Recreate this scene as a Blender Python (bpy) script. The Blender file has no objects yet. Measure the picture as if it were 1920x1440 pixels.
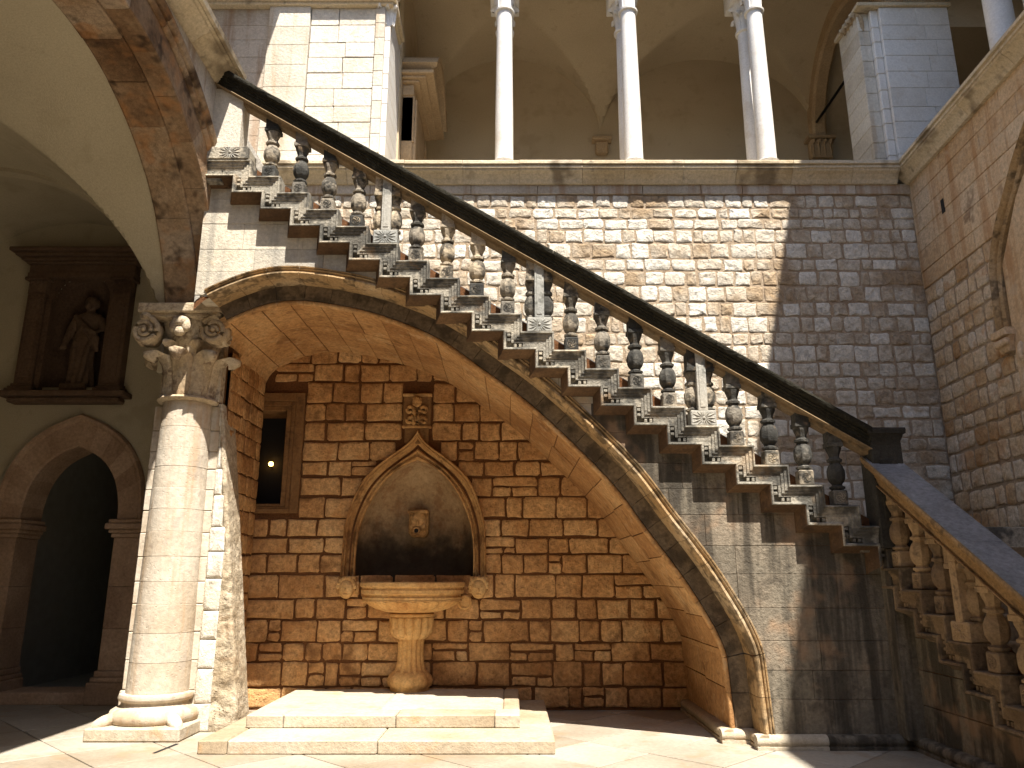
import bpy, bmesh, math, random
from mathutils import Vector, Matrix, noise

# ------------------------------------------------------------------ scene
S = bpy.context.scene
C = S.collection
cam_d = bpy.data.cameras.new('camera')
cam = bpy.data.objects.new('camera', cam_d); C.objects.link(cam)
cam.location = (0, 0, 1.6)
cam.rotation_euler = (math.radians(90 + 14.3), 0, 0)
cam_d.sensor_width = 36; cam_d.lens = 36 * 1432 / 1920
cam_d.clip_start = .05; cam_d.clip_end = 500
S.camera = cam

SUNV = Vector((.215, -.49, 1)).normalized()          # towards the sun
W = bpy.data.worlds.new('World'); S.world = W; W.use_nodes = True
nt = W.node_tree; nt.nodes.clear()
sky = nt.nodes.new('ShaderNodeTexSky'); sky.sky_type = 'NISHITA'; sky.sun_disc = False
sky.sun_elevation = math.asin(SUNV.z); sky.sun_rotation = math.atan2(SUNV.x, SUNV.y)
bg = nt.nodes.new('ShaderNodeBackground'); bg.inputs[1].default_value = .115
wo = nt.nodes.new('ShaderNodeOutputWorld')
nt.links.new(sky.outputs[0], bg.inputs[0]); nt.links.new(bg.outputs[0], wo.inputs[0])
sun_d = bpy.data.lights.new('sun', 'SUN'); sun_d.energy = 5.0; sun_d.angle = math.radians(.5)
sun_d.color = (1, .945, .86)
sun = bpy.data.objects.new('sun', sun_d); C.objects.link(sun)
sun.rotation_euler = (-SUNV).to_track_quat('-Z', 'Y').to_euler()
sun.location = (4, -10, 18)
S.view_settings.view_transform = 'Standard'; S.view_settings.look = 'None'
S.view_settings.exposure = 1.4; S.view_settings.gamma = 1
S.render.engine = 'CYCLES'
S.cycles.max_bounces = 4; S.cycles.diffuse_bounces = 4; S.cycles.glossy_bounces = 1

R = random.Random(7)

# ------------------------------------------------------------------ materials
def stone_mat(name, cols, rnd=.5, nscale=1.2, fine=.35, bump=.5, bscale=22, streak=None, blot=None, rough=.88, pits=0., spec=.25):
    """cols: list of colours run through by large noise + per-object random; streak=(colour, amount, threshold); blot likewise"""
    m = bpy.data.materials.new(name); m.use_nodes = True
    t = m.node_tree; N = t.nodes; L = t.links; N.clear()
    out = N.new('ShaderNodeOutputMaterial'); p = N.new('ShaderNodeBsdfPrincipled')
    L.new(p.outputs[0], out.inputs[0])
    p.inputs['Roughness'].default_value = rough
    p.inputs['Specular IOR Level'].default_value = spec
    geo = N.new('ShaderNodeNewGeometry'); pos = geo.outputs['Position']
    oi = N.new('ShaderNodeObjectInfo')
    def nz(scale, detail=6, rgh=.6, vec=None):
        n = N.new('ShaderNodeTexNoise'); n.inputs['Scale'].default_value = scale
        n.inputs['Detail'].default_value = detail; n.inputs['Roughness'].default_value = rgh
        L.new(vec or pos, n.inputs['Vector']); return n.outputs[0]
    def math_(op, a, b=None, clamp=False):
        n = N.new('ShaderNodeMath'); n.operation = op; n.use_clamp = clamp
        for i, v in enumerate((a, b)):
            if v is None: continue
            if isinstance(v, (int, float)): n.inputs[i].default_value = v
            else: L.new(v, n.inputs[i])
        return n.outputs[0]
    big = nz(nscale, 2)
    bigc = math_('MULTIPLY', math_('SUBTRACT', big, .5), 1.6)
    rr = math_('MULTIPLY', math_('SUBTRACT', oi.outputs['Random'], .5), 2 * rnd)
    f = math_('ADD', math_('ADD', bigc, rr), .5, True)
    cr = N.new('ShaderNodeValToRGB'); el = cr.color_ramp.elements
    while len(el) < len(cols): el.new(.5)
    for i, c in enumerate(cols):
        el[i].position = i / max(1, len(cols) - 1); el[i].color = (*c, 1)
    L.new(f, cr.inputs[0]); col = cr.outputs[0]
    def mix(fac, a, b, mode='MIX'):
        n = N.new('ShaderNodeMix'); n.data_type = 'RGBA'; n.blend_type = mode
        if isinstance(fac, (int, float)): n.inputs[0].default_value = fac
        else: L.new(fac, n.inputs[0])
        L.new(a, n.inputs[6])
        if isinstance(b, tuple): n.inputs[7].default_value = (*b, 1)
        else: L.new(b, n.inputs[7])
        return n.outputs[2]
    # fine mottling
    fn = nz(bscale, 4, .74)
    mr = N.new('ShaderNodeMapRange'); mr.inputs[1].default_value = .3; mr.inputs[2].default_value = .7
    mr.inputs[3].default_value = 1 - fine; mr.inputs[4].default_value = 1 + fine * .55
    L.new(fn, mr.inputs[0])
    cb = N.new('ShaderNodeCombineXYZ')
    for i in range(3): L.new(mr.outputs[0], cb.inputs[i])
    col = mix(1, col, cb.outputs[0], 'MULTIPLY')
    def mask(src, th, soft=.12):
        q = N.new('ShaderNodeMapRange'); q.interpolation_type = 'SMOOTHSTEP'
        q.inputs[1].default_value = th - soft; q.inputs[2].default_value = th + soft
        L.new(src, q.inputs[0]); return q.outputs[0]
    if streak:
        mp = N.new('ShaderNodeMapping'); mp.inputs['Scale'].default_value = (5.5, 5.5, .45)
        L.new(pos, mp.inputs['Vector'])
        s = nz(1, 3, .65, mp.outputs[0])
        col = mix(math_('MULTIPLY', mask(s, streak[2], .1), streak[1]), col, streak[0])
    if blot:
        for k, b in enumerate(blot if isinstance(blot, list) else [blot]):
            s = nz(b[3] if len(b) > 3 else 2.6, 3, .72)
            col = mix(math_('MULTIPLY', mask(s, b[2], .07), b[1]), col, b[0])
    L.new(col, p.inputs['Base Color'])
    h = fn
    if pits:
        v = N.new('ShaderNodeTexVoronoi'); v.inputs['Scale'].default_value = bscale * 1.6
        L.new(pos, v.inputs['Vector'])
        pm = mask(v.outputs['Distance'], .16, .06)
        pn = mask(nz(bscale * .35, 1), .52, .06)
        inv = math_('MULTIPLY', math_('SUBTRACT', 1.0, pm), pn)
        h = math_('SUBTRACT', h, math_('MULTIPLY', inv, pits))
    bp = N.new('ShaderNodeBump'); bp.inputs['Strength'].default_value = bump; bp.inputs['Distance'].default_value = .03
    L.new(h, bp.inputs['Height']); L.new(bp.outputs[0], p.inputs['Normal'])
    return m

def plain(name, col, rough=.6, metal=0, emit=None, strength=0):
    m = bpy.data.materials.new(name); m.use_nodes = True
    t = m.node_tree; p = t.nodes['Principled BSDF']
    n = t.nodes.new('ShaderNodeTexNoise'); n.inputs['Scale'].default_value = 30; n.inputs['Detail'].default_value = 5
    r = t.nodes.new('ShaderNodeValToRGB')
    r.color_ramp.elements[0].color = (*[c * .75 for c in col], 1); r.color_ramp.elements[1].color = (*[min(1, c * 1.2) for c in col], 1)
    t.links.new(n.outputs[0], r.inputs[0]); t.links.new(r.outputs[0], p.inputs['Base Color'])
    p.inputs['Roughness'].default_value = rough; p.inputs['Metallic'].default_value = metal
    if emit:
        p.inputs['Emission Color'].default_value = (*emit, 1); p.inputs['Emission Strength'].default_value = strength
    return m

M = {}
M['rubble'] = stone_mat('rubble_limestone', [(.36, .26, .16), (.54, .47, .37), (.63, .58, .49), (.68, .64, .56)], .42, 1.6, .38, 1.0, 16, pits=.9,
                        blot=[((.40, .24, .10), .45, .66, 3.0), ((.22, .15, .09), .4, .70, 7)])
M['mortar_pale'] = stone_mat('pale_lime_mortar', [(.34, .25, .165), (.44, .34, .235)], 0, 2, .35, .8, 30, blot=((.24, .16, .10), .5, .62, 2.5))
M['fount'] = stone_mat('ochre_masonry', [(.32, .15, .052), (.48, .255, .10), (.60, .345, .145), (.66, .42, .20)], .24, 1.7, .48, 1.0, 20, pits=1.0,
                       blot=[((.13, .055, .02), .65, .63, 1.8), ((.42, .19, .06), .45, .60, 3.2)])
M['mortar_brown'] = stone_mat('brown_mortar', [(.10, .040, .013), (.19, .080, .028)], 0, 2, .4, .8, 40)
M['soffit'] = stone_mat('ochre_soffit_stone', [(.34, .165, .060), (.50, .275, .110), (.60, .37, .17)], .28, 1.4, .4, .8, 18, pits=1.0,
                        blot=[((.16, .07, .025), .6, .62, 2.2), ((.62, .44, .25), .4, .62, 5)])
M['ashlar'] = stone_mat('cream_ashlar', [(.48, .42, .33), (.60, .55, .46), (.66, .62, .54)], .3, 1.3, .22, .45, 26, pits=.6,
                        streak=((.40, .26, .13), .45, .60))
M['rough_pier'] = stone_mat('pitted_rough_stone', [(.30, .22, .13), (.44, .36, .25), (.54, .47, .36)], .3, 2.5, .5, 1.0, 14, pits=1.6, blot=((.22, .13, .06), .5, .60, 5))
M['pier'] = stone_mat('sunlit_pier_stone', [(.56, .50, .40), (.63, .58, .49), (.68, .64, .57)], .25, 1.5, .25, .6, 20, pits=.7,
                      blot=((.42, .27, .13), .4, .66, 3.5))
M['right_ashlar'] = stone_mat('rusty_ashlar', [(.50, .33, .18), (.62, .45, .28), (.66, .52, .36)], .3, 1.1, .32, .6, 22, pits=.8,
                              streak=((.36, .17, .06), .55, .57), blot=[((.14, .07, .035), .6, .66, 2.2), ((.55, .44, .32), .4, .6, 4)])
M['right_rubble'] = stone_mat('rosy_rubble', [(.42, .25, .12), (.56, .40, .24), (.64, .51, .36), (.62, .53, .42)], .4, 1.4, .38, .9, 18, pits=.9,
                              blot=((.44, .21, .08), .45, .60, 3))
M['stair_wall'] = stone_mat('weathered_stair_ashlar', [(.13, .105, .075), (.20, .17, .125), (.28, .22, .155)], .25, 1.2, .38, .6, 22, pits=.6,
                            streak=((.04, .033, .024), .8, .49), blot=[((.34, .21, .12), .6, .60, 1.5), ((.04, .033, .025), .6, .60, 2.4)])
M['string_shade_brown'] = stone_mat('shade_brown_carved_stone', [(.13, .085, .048), (.22, .15, .085), (.30, .21, .12)], .3, 1.6, .35, .5, 30, blot=((.035, .028, .02), .7, .56, 3.2))  # shaded copy of the string stone, browned for its bounce light
M['baluster_bounce_brown'] = stone_mat('bounce_amber_baluster_stone', [(.18, .12, .07), (.34, .23, .125), (.44, .30, .165)], .4, 1.6, .35, .5, 30, blot=((.05, .04, .03), .6, .6, 5))  # shaded copy of the baluster stone, warm bounce light in its colour
M['window_frame'] = stone_mat('dark_ochre_frame', [(.17, .085, .032), (.26, .14, .055)], .2, 2.4, .3, .4, 26, blot=((.08, .04, .018), .6, .6, 3.5))
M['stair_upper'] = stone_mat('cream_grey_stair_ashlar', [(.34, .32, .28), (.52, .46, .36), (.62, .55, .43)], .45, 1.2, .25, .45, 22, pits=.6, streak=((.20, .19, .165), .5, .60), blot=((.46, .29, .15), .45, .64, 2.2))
M['string'] = stone_mat('grey_carved_stone', [(.20, .18, .145), (.34, .31, .25), (.50, .43, .32)], .35, 1.4, .45, .7, 30, pits=.6,
                        blot=[((.05, .048, .042), .8, .50, 3.2), ((.45, .27, .12), .35, .64, 2.2)])
M['baluster'] = stone_mat('lichened_baluster_stone', [(.045, .043, .037), (.12, .112, .095), (.24, .21, .165), (.48, .39, .27)], .5, 1.2, .45, .7, 26, pits=.7,
                          blot=[((.035, .034, .03), .85, .53, 5), ((.45, .28, .13), .4, .66, 3)])
M['cove'] = stone_mat('dark_brown_cove', [(.075, .042, .022), (.17, .10, .05)], .2, 3, .35, .4, 30, blot=((.05, .03, .02), .6, .6, 4))  # underside strip coloured darker brown than the string
M['post'] = stone_mat('grey_post_stone', [(.26, .26, .24), (.36, .35, .31), (.44, .40, .33)], .3, 1.4, .3, .4, 30, blot=((.09, .09, .08), .6, .6, 5))
M['rail'] = stone_mat('black_crusted_rail', [(.022, .020, .014), (.040, .036, .026)], .1, 3, .5, .7, 30, rough=.95, spec=.1,
                      blot=((.085, .08, .06), .5, .66, 9))
M['rail_edge'] = stone_mat('amber_rail_edge', [(.22, .13, .055), (.38, .24, .11)], .2, 3, .4, .5, 28, blot=((.07, .045, .025), .6, .6, 5))
M['rail_top'] = stone_mat('worn_grey_rail_top', [(.15, .15, .155), (.23, .23, .235)], .2, 2.5, .45, .5, 22, rough=.5, spec=.4, blot=[((.48, .48, .48), .7, .66, 3), ((.06, .06, .06), .6, .62, 6)])
M['rail_low'] = stone_mat('brown_rail_moulding', [(.18, .12, .06), (.30, .21, .12)], .2, 3, .3, .4, 30, blot=((.08, .07, .05), .6, .62, 5))
M['newel'] = stone_mat('blackened_newel', [(.028, .025, .02), (.06, .055, .045)], .2, 3, .4, .5, 30)
M['recess'] = stone_mat('shade_darkened_arch_band', [(.12, .085, .055), (.17, .125, .08), (.23, .165, .10)], .12, 1.6, .4, .6, 22, blot=((.045, .033, .022), .7, .56, 3))  # shade under the outer order is put into this dark colour
M['archmould'] = stone_mat('stained_arch_moulding', [(.30, .18, .075), (.42, .28, .14), (.52, .41, .27)], .1, 2, .35, .5, 30,
                           blot=((.07, .045, .022), .75, .55, 4))
M['arcade'] = stone_mat('brown_stained_arcade_stone', [(.11, .06, .028), (.23, .14, .075), (.33, .23, .14), (.40, .31, .22)], .35, 1.5, .4, .6, 18,
                        blot=[((.04, .022, .012), .9, .57, 2.0), ((.40, .19, .07), .55, .58, 1.8)])
M['column'] = stone_mat('creamy_column_drums', [(.42, .34, .245), (.51, .44, .345), (.57, .51, .42)], .3, 1.6, .22, .32, 14, pits=1.3,
                        streak=((.38, .23, .11), .5, .56), blot=[((.34, .30, .26), .4, .62, 3), ((.20, .13, .08), .5, .70, 6)])
M['capital'] = stone_mat('carved_capital_stone', [(.34, .24, .14), (.48, .38, .25), (.58, .49, .36)], .2, 2.5, .35, .6, 26, pits=.5, blot=((.12, .07, .04), .7, .58, 5))
M['marble'] = stone_mat('white_marble', [(.58, .54, .48), (.68, .65, .60), (.74, .72, .68)], .15, 1.6, .16, .2, 40, rough=.55, blot=((.50, .42, .32), .4, .62, 3))
M['plaster'] = stone_mat('cream_plaster', [(.40, .345, .235), (.46, .40, .28), (.50, .44, .31)], 0, .8, .16, .2, 50, blot=[((.33, .28, .18), .45, .62, 1.2), ((.30, .25, .16), .3, .66, 4)])
M['loggia_plaster'] = stone_mat('tan_plaster', [(.46, .37, .245), (.53, .43, .29), (.58, .48, .33)], 0, .7, .14, .2, 50, blot=[((.38, .29, .18), .45, .60, 1.1), ((.34, .26, .16), .35, .66, 4)])
M['tan'] = stone_mat('tan_carved_stone', [(.42, .29, .16), (.52, .38, .23)], .2, 2, .25, .35, 30)
M['door_stone'] = stone_mat('rosy_brown_door_stone', [(.30, .19, .12), (.42, .28, .18), (.50, .35, .235)], .3, 2, .3, .4, 26)
M['shrine'] = stone_mat('dark_brown_shrine_stone', [(.085, .05, .032), (.13, .08, .05), (.17, .11, .07)], .2, 2, .35, .4, 26)
M['statue'] = stone_mat('dusty_statue_stone', [(.11, .07, .045), (.17, .11, .07)], .1, 5, .35, .4, 30)
M['basin'] = stone_mat('orange_limestone', [(.48, .24, .08), (.64, .38, .145), (.72, .48, .22)], .15, 2.4, .32, .5, 26, pits=.4, blot=[((.30, .13, .04), .5, .60, 4), ((.12, .06, .02), .4, .68, 7)])
M['niche_frame'] = stone_mat('golden_niche_frame', [(.36, .17, .055), (.54, .31, .12), (.64, .43, .20)], .1, 2.4, .35, .4, 26, blot=((.12, .055, .02), .65, .58, 3.5))
M['niche'] = stone_mat('damp_shaded_niche_stone', [(.26, .16, .08), (.38, .25, .13), (.47, .33, .185)], .1, 2.2, .3, .3, 20, blot=((.22, .10, .04), .5, .56, 4.5))
def damp_and_shade(m, z, soft):  # darkens colour below a height: painted shade mixed with damp stain
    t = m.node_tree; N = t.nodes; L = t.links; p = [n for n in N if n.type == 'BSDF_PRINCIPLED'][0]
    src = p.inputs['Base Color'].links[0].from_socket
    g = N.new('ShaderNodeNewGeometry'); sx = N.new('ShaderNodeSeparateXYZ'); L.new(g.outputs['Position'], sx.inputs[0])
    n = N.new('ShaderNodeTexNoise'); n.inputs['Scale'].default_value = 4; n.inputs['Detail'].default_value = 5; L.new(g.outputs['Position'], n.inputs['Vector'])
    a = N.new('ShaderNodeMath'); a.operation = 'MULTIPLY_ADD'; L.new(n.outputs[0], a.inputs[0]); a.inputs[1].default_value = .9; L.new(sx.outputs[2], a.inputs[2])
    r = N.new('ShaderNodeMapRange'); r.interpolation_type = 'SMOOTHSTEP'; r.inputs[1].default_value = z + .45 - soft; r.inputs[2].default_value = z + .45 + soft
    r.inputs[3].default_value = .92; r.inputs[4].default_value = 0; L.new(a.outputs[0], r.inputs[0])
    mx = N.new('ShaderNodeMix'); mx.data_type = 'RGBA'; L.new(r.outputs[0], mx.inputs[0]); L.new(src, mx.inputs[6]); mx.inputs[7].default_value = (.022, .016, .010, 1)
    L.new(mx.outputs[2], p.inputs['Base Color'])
damp_and_shade(M['niche'], 2.2, .34)
M['paving'] = stone_mat('worn_limestone_paving', [(.25, .20, .14), (.34, .295, .23), (.40, .36, .295)], .45, 1.0, .22, .2, 20, rough=.5, spec=.35, blot=[((.30, .20, .11), .5, .60, 1.6), ((.18, .14, .10), .4, .66, 6)])
M['joint'] = stone_mat('dark_joint', [(.16, .12, .08), (.22, .17, .12)], 0, 2, .3, .4, 40)
M['step'] = stone_mat('platform_step_stone', [(.33, .25, .16), (.42, .35, .25), (.47, .41, .32)], .35, 1.6, .25, .4, 22, pits=.5, blot=((.42, .25, .11), .5, .64, 2.2))
M['cornice'] = stone_mat('cornice_stone', [(.46, .36, .22), (.58, .48, .33), (.62, .54, .41)], .35, 1.3, .28, .4, 26, blot=[((.13, .09, .05), .75, .60, 1.3), ((.09, .08, .07), .5, .66, 4)])
M['frieze'] = stone_mat('smooth_frieze_stone', [(.40, .34, .26), (.50, .44, .36), (.56, .50, .42)], .35, 1.4, .25, .4, 26, streak=((.28, .16, .08), .6, .56))
M['dark'] = plain('dark_interior', (.012, .011, .010), .9)  # near-black that puts the shade of holes and openings into colour
M['room'] = plain('dim_room_plaster', (.30, .27, .21), .9)
M['iron'] = plain('black_iron', (.015, .014, .013), .5, .6)
M['lamp'] = plain('lit_lamp', (.9, .6, .25), .5, 0, (1, .5, .12), 6)
M['roof'] = stone_mat('terracotta_roof', [(.32, .14, .07), (.42, .20, .10)], .2, 2, .3, .4, 20)
M['walls_plain'] = stone_mat('plain_wing_stone', [(.50, .43, .33), (.58, .51, .40)], .1, 1, .2, .3, 20)

# ------------------------------------------------------------------ helpers
ROOTS = {}
def tag(o, label, cat, group=None):
    o['label'] = label; o['category'] = cat
    if group: o['group'] = group
    return o
def thing(name, label, cat, loc=(0, 0, 0), group=None, rz=0):
    o = bpy.data.objects.new(name, None); C.objects.link(o)
    o.empty_display_size = .2; o.location = loc; o.rotation_euler = (0, 0, rz)
    return tag(o, label, cat, group)
def wloc(o):
    v = Vector((0, 0, 0))
    while o: v += o.location; o = o.parent
    return v
def mesh(name, vf, mat, smooth=False):
    me = bpy.data.meshes.new(name); me.from_pydata([tuple(v) for v in vf[0]], [], vf[1])
    bm = bmesh.new(); bm.from_mesh(me); bmesh.ops.recalc_face_normals(bm, faces=bm.faces); bm.to_mesh(me); bm.free()
    me.materials.append(M[mat])
    if smooth:
        for p in me.polygons: p.use_smooth = True
        if smooth != 'full': me.set_sharp_from_angle(angle=math.radians(smooth if smooth is not True else 40))
    return me
def part(name, vf, mat, parent=None, smooth=False):
    """vf in world coordinates; the object's origin sits on its parent's"""
    L = wloc(parent) if parent else Vector((0, 0, 0))
    me = mesh(name, ([(Vector(v) - L) for v in vf[0]], vf[1]), mat, smooth)
    o = bpy.data.objects.new(name, me); C.objects.link(o); o.parent = parent
    return o
def inst(name, me, parent, loc=(0, 0, 0), rz=0, world=True):
    o = bpy.data.objects.new(name, me); C.objects.link(o); o.parent = parent
    o.location = Vector(loc) - (wloc(parent) if (world and parent) else Vector((0, 0, 0))); o.rotation_euler = (0, 0, rz)
    return o
def merge(*vfs):
    v, f = [], []
    for a, b in vfs:
        n = len(v); v += [tuple(x) for x in a]; f += [tuple(i + n for i in q) for q in b]
    return v, f
def xf(vf, m):
    return [tuple(m @ Vector(v)) for v in vf[0]], vf[1]
def mv(vf, dx=0, dy=0, dz=0):
    return [(v[0] + dx, v[1] + dy, v[2] + dz) for v in vf[0]], vf[1]
def box(x0, x1, y0, y1, z0, z1, c=0.0, jit=0.0):
    if c <= 0:
        v = [(x, y, z) for z in (z0, z1) for y in (y0, y1) for x in (x0, x1)]
        f = [(0, 1, 3, 2), (4, 6, 7, 5), (0, 4, 5, 1), (2, 3, 7, 6), (0, 2, 6, 4), (1, 5, 7, 3)]
        return v, f
    c = min(c, .45 * abs(x1 - x0), .45 * abs(y1 - y0), .45 * abs(z1 - z0))
    v, idx = [], {}
    for i, (x, sx) in enumerate(((x0, 1), (x1, -1))):
        for j, (y, sy) in enumerate(((y0, 1), (y1, -1))):
            for k, (z, sz) in enumerate(((z0, 1), (z1, -1))):
                jx, jy, jz = (R.uniform(-jit, jit) for _ in range(3)) if jit else (0, 0, 0)
                for a in range(3):
                    p = [x + jx + sx * c, y + jy + sy * c, z + jz + sz * c]; p[a] = (x + jx, y + jy, z + jz)[a]
                    idx[i, j, k, a] = len(v); v.append(tuple(p))
    f = []
    for i in (0, 1): f.append(tuple(idx[i, j, k, 0] for j, k in ((0, 0), (1, 0), (1, 1), (0, 1))))
    for j in (0, 1): f.append(tuple(idx[i, j, k, 1] for i, k in ((0, 0), (1, 0), (1, 1), (0, 1))))
    for k in (0, 1): f.append(tuple(idx[i, j, k, 2] for i, j in ((0, 0), (1, 0), (1, 1), (0, 1))))
    for j in (0, 1):
        for k in (0, 1): f.append((idx[0, j, k, 1], idx[1, j, k, 1], idx[1, j, k, 2], idx[0, j, k, 2]))
    for i in (0, 1):
        for k in (0, 1): f.append((idx[i, 0, k, 0], idx[i, 1, k, 0], idx[i, 1, k, 2], idx[i, 0, k, 2]))
    for i in (0, 1):
        for j in (0, 1): f.append((idx[i, j, 0, 0], idx[i, j, 1, 0], idx[i, j, 1, 1], idx[i, j, 0, 1]))
    for i in (0, 1):
        for j in (0, 1):
            for k in (0, 1): f.append(tuple(idx[i, j, k, a] for a in range(3)))
    return v, f
def lathe(prof, n=16, c=(0, 0, 0), rot=0, fn=None):
    """prof: (radius, z); closed with caps; fn(r, ang, z) may modulate the radius"""
    v, f = [], []
    for r, z in prof:
        for i in range(n):
            a = rot + 2 * math.pi * i / n
            q = fn(r, a, z) if fn else r
            v.append((c[0] + q * math.cos(a), c[1] + q * math.sin(a), c[2] + z))
    for k in range(len(prof) - 1):
        for i in range(n):
            j = (i + 1) % n
            f.append((k * n + i, k * n + j, (k + 1) * n + j, (k + 1) * n + i))
    f.append(tuple(range(n))[::-1]); f.append(tuple((len(prof) - 1) * n + i for i in range(n)))
    return v, f
def tube(path, r, n=6, taper=None):
    v, f = [], []
    P = [Vector(p) for p in path]
    for i, p in enumerate(P):
        d = (P[min(i + 1, len(P) - 1)] - P[max(i - 1, 0)]).normalized()
        a = d.cross(Vector((0, 0, 1)) if abs(d.z) < .9 else Vector((1, 0, 0))).normalized(); b = d.cross(a)
        q = taper[i] if taper else r
        for k in range(n):
            t = 2 * math.pi * k / n; v.append(tuple(p + a * q * math.cos(t) + b * q * math.sin(t)))
    for i in range(len(P) - 1):
        for k in range(n):
            l = (k + 1) % n; f.append((i * n + k, i * n + l, (i + 1) * n + l, (i + 1) * n + k))
    f.append(tuple(range(n))[::-1]); f.append(tuple((len(P) - 1) * n + k for k in range(n)))
    return v, f
def ball(c, rx, ry, rz, n=10, m=7):
    v = [(c[0], c[1], c[2] - rz)]; f = []
    for j in range(1, m):
        t = math.pi * j / m
        for i in range(n):
            a = 2 * math.pi * i / n
            v.append((c[0] + rx * math.sin(t) * math.cos(a), c[1] + ry * math.sin(t) * math.sin(a), c[2] - rz * math.cos(t)))
    v.append((c[0], c[1], c[2] + rz))
    for i in range(n): f.append((0, 1 + (i + 1) % n, 1 + i))
    for j in range(m - 2):
        for i in range(n):
            a = 1 + j * n; f.append((a + i, a + (i + 1) % n, a + n + (i + 1) % n, a + n + i))
    a = 1 + (m - 2) * n
    for i in range(n): f.append((a + i, a + (i + 1) % n, len(v) - 1))
    return v, f
def catmull(pts, n=8):
    out = []
    P = [pts[0]] + list(pts) + [pts[-1]]
    for i in range(1, len(P) - 2):
        for k in range(n):
            t = k / n; a, b, c, d = P[i - 1], P[i], P[i + 1], P[i + 2]
            out.append(tuple(.5 * (2 * b[j] + (c[j] - a[j]) * t + (2 * a[j] - 5 * b[j] + 4 * c[j] - d[j]) * t * t + (3 * b[j] - a[j] - 3 * c[j] + d[j]) * t ** 3) for j in range(len(b))))
    out.append(tuple(pts[-1])); return out
def resample(p, m):
    d = [0]
    for a, b in zip(p, p[1:]): d.append(d[-1] + math.dist(a, b))
    out = []; k = 0
    for i in range(m + 1):
        s = d[-1] * i / m
        while k < len(p) - 2 and d[k + 1] < s: k += 1
        t = (s - d[k]) / max(1e-9, d[k + 1] - d[k]); out.append(tuple(x + (y - x) * t for x, y in zip(p[k], p[k + 1])))
    return out
def normals2(p):
    out = []
    for i in range(len(p)):
        a = p[max(0, i - 1)]; b = p[min(len(p) - 1, i + 1)]
        d = Vector((b[0] - a[0], b[1] - a[1])).normalized(); out.append((-d.y, d.x))
    return out
def sweep(path, nrm, prof, put, cap=True):
    """closed profile [(n, d)] carried along a 2-D path; put(a, b, d) -> world point"""
    v, f = [], []; m = len(prof)
    for p, q in zip(path, nrm):
        for n, d in prof: v.append(put(p[0] + q[0] * n, p[1] + q[1] * n, d))
    for i in range(len(path) - 1):
        for k in range(m):
            l = (k + 1) % m; f.append((i * m + k, i * m + l, (i + 1) * m + l, (i + 1) * m + k))
    if cap: f.append(tuple(range(m))); f.append(tuple((len(path) - 1) * m + k for k in range(m)))
    return v, f
def lerp_path(P, Nn, t0, t1, m):
    """piece of a sampled path between parameters 0..1"""
    out, on = [], []
    for i in range(m + 1):
        t = (t0 + (t1 - t0) * i / m) * (len(P) - 1); k = min(int(t), len(P) - 2); u = t - k
        out.append(tuple(a + (b - a) * u for a, b in zip(P[k], P[k + 1])))
        q = Vector(tuple(a + (b - a) * u for a, b in zip(Nn[k], Nn[k + 1]))).normalized(); on.append((q[0], q[1]))
    return out, on

class Plane:
    def __init__(s, o, u, n): s.o, s.u, s.n = Vector(o), Vector(u).normalized(), Vector(n).normalized()
    def __call__(s, u, z, d=0):
        p = s.o + s.u * u + s.n * d; return (p.x, p.y, p.z + z)

def outline(u0, u1, z0, z1, r, jit):
    w, h = u1 - u0, z1 - z0; pts = []
    for cx, cz, a0 in ((u1, z0, -90), (u1, z1, 0), (u0, z1, 90), (u0, z0, 180)):
        rr = min(r * R.uniform(.5, 1.5), .45 * w, .45 * h)
        sx = -1 if cx == u1 else 1; sz = -1 if cz == z1 else 1
        for a in (10, 45, 80):
            t = math.radians(a0 + a)
            pts.append((cx + sx * rr + rr * math.cos(t) + R.uniform(-jit, jit), cz + sz * rr + rr * math.sin(t) + R.uniform(-jit, jit)))
    return pts
def stone(pl, pts, d0, d1, inset=.015, pillow=0., jit=0.):
    us = [p[0] for p in pts]; zs = [p[1] for p in pts]
    cu, cz = (min(us) + max(us)) / 2, (min(zs) + max(zs)) / 2
    hu, hz = max(1e-3, (max(us) - min(us)) / 2), max(1e-3, (max(zs) - min(zs)) / 2)
    def ring(ins, d, j=0):
        fu, fz = max(.3, 1 - ins / hu), max(.3, 1 - ins / hz)
        return [pl(cu + (u - cu) * fu, cz + (z - cz) * fz, d + (R.uniform(-j, j) if j else 0)) for u, z in pts]
    n = len(pts)
    v = ring(0, d0) + ring(0, d1 - inset) + ring(inset, d1, jit)
    k = 3
    if pillow:
        v += ring(inset + .35 * min(hu, hz), d1 + pillow * .75, jit); k = 4
        v.append(pl(cu, cz, d1 + pillow + R.uniform(-jit, jit)))
    f = []
    for q in range(k - 1):
        for i in range(n):
            j = (i + 1) % n; f.append((q * n + i, q * n + j, (q + 1) * n + j, (q + 1) * n + i))
    if pillow:
        for i in range(n): f.append((3 * n + i, 3 * n + (i + 1) % n, 4 * n))
    else: f.append(tuple(2 * n + i for i in range(n)))
    return v, f
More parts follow.
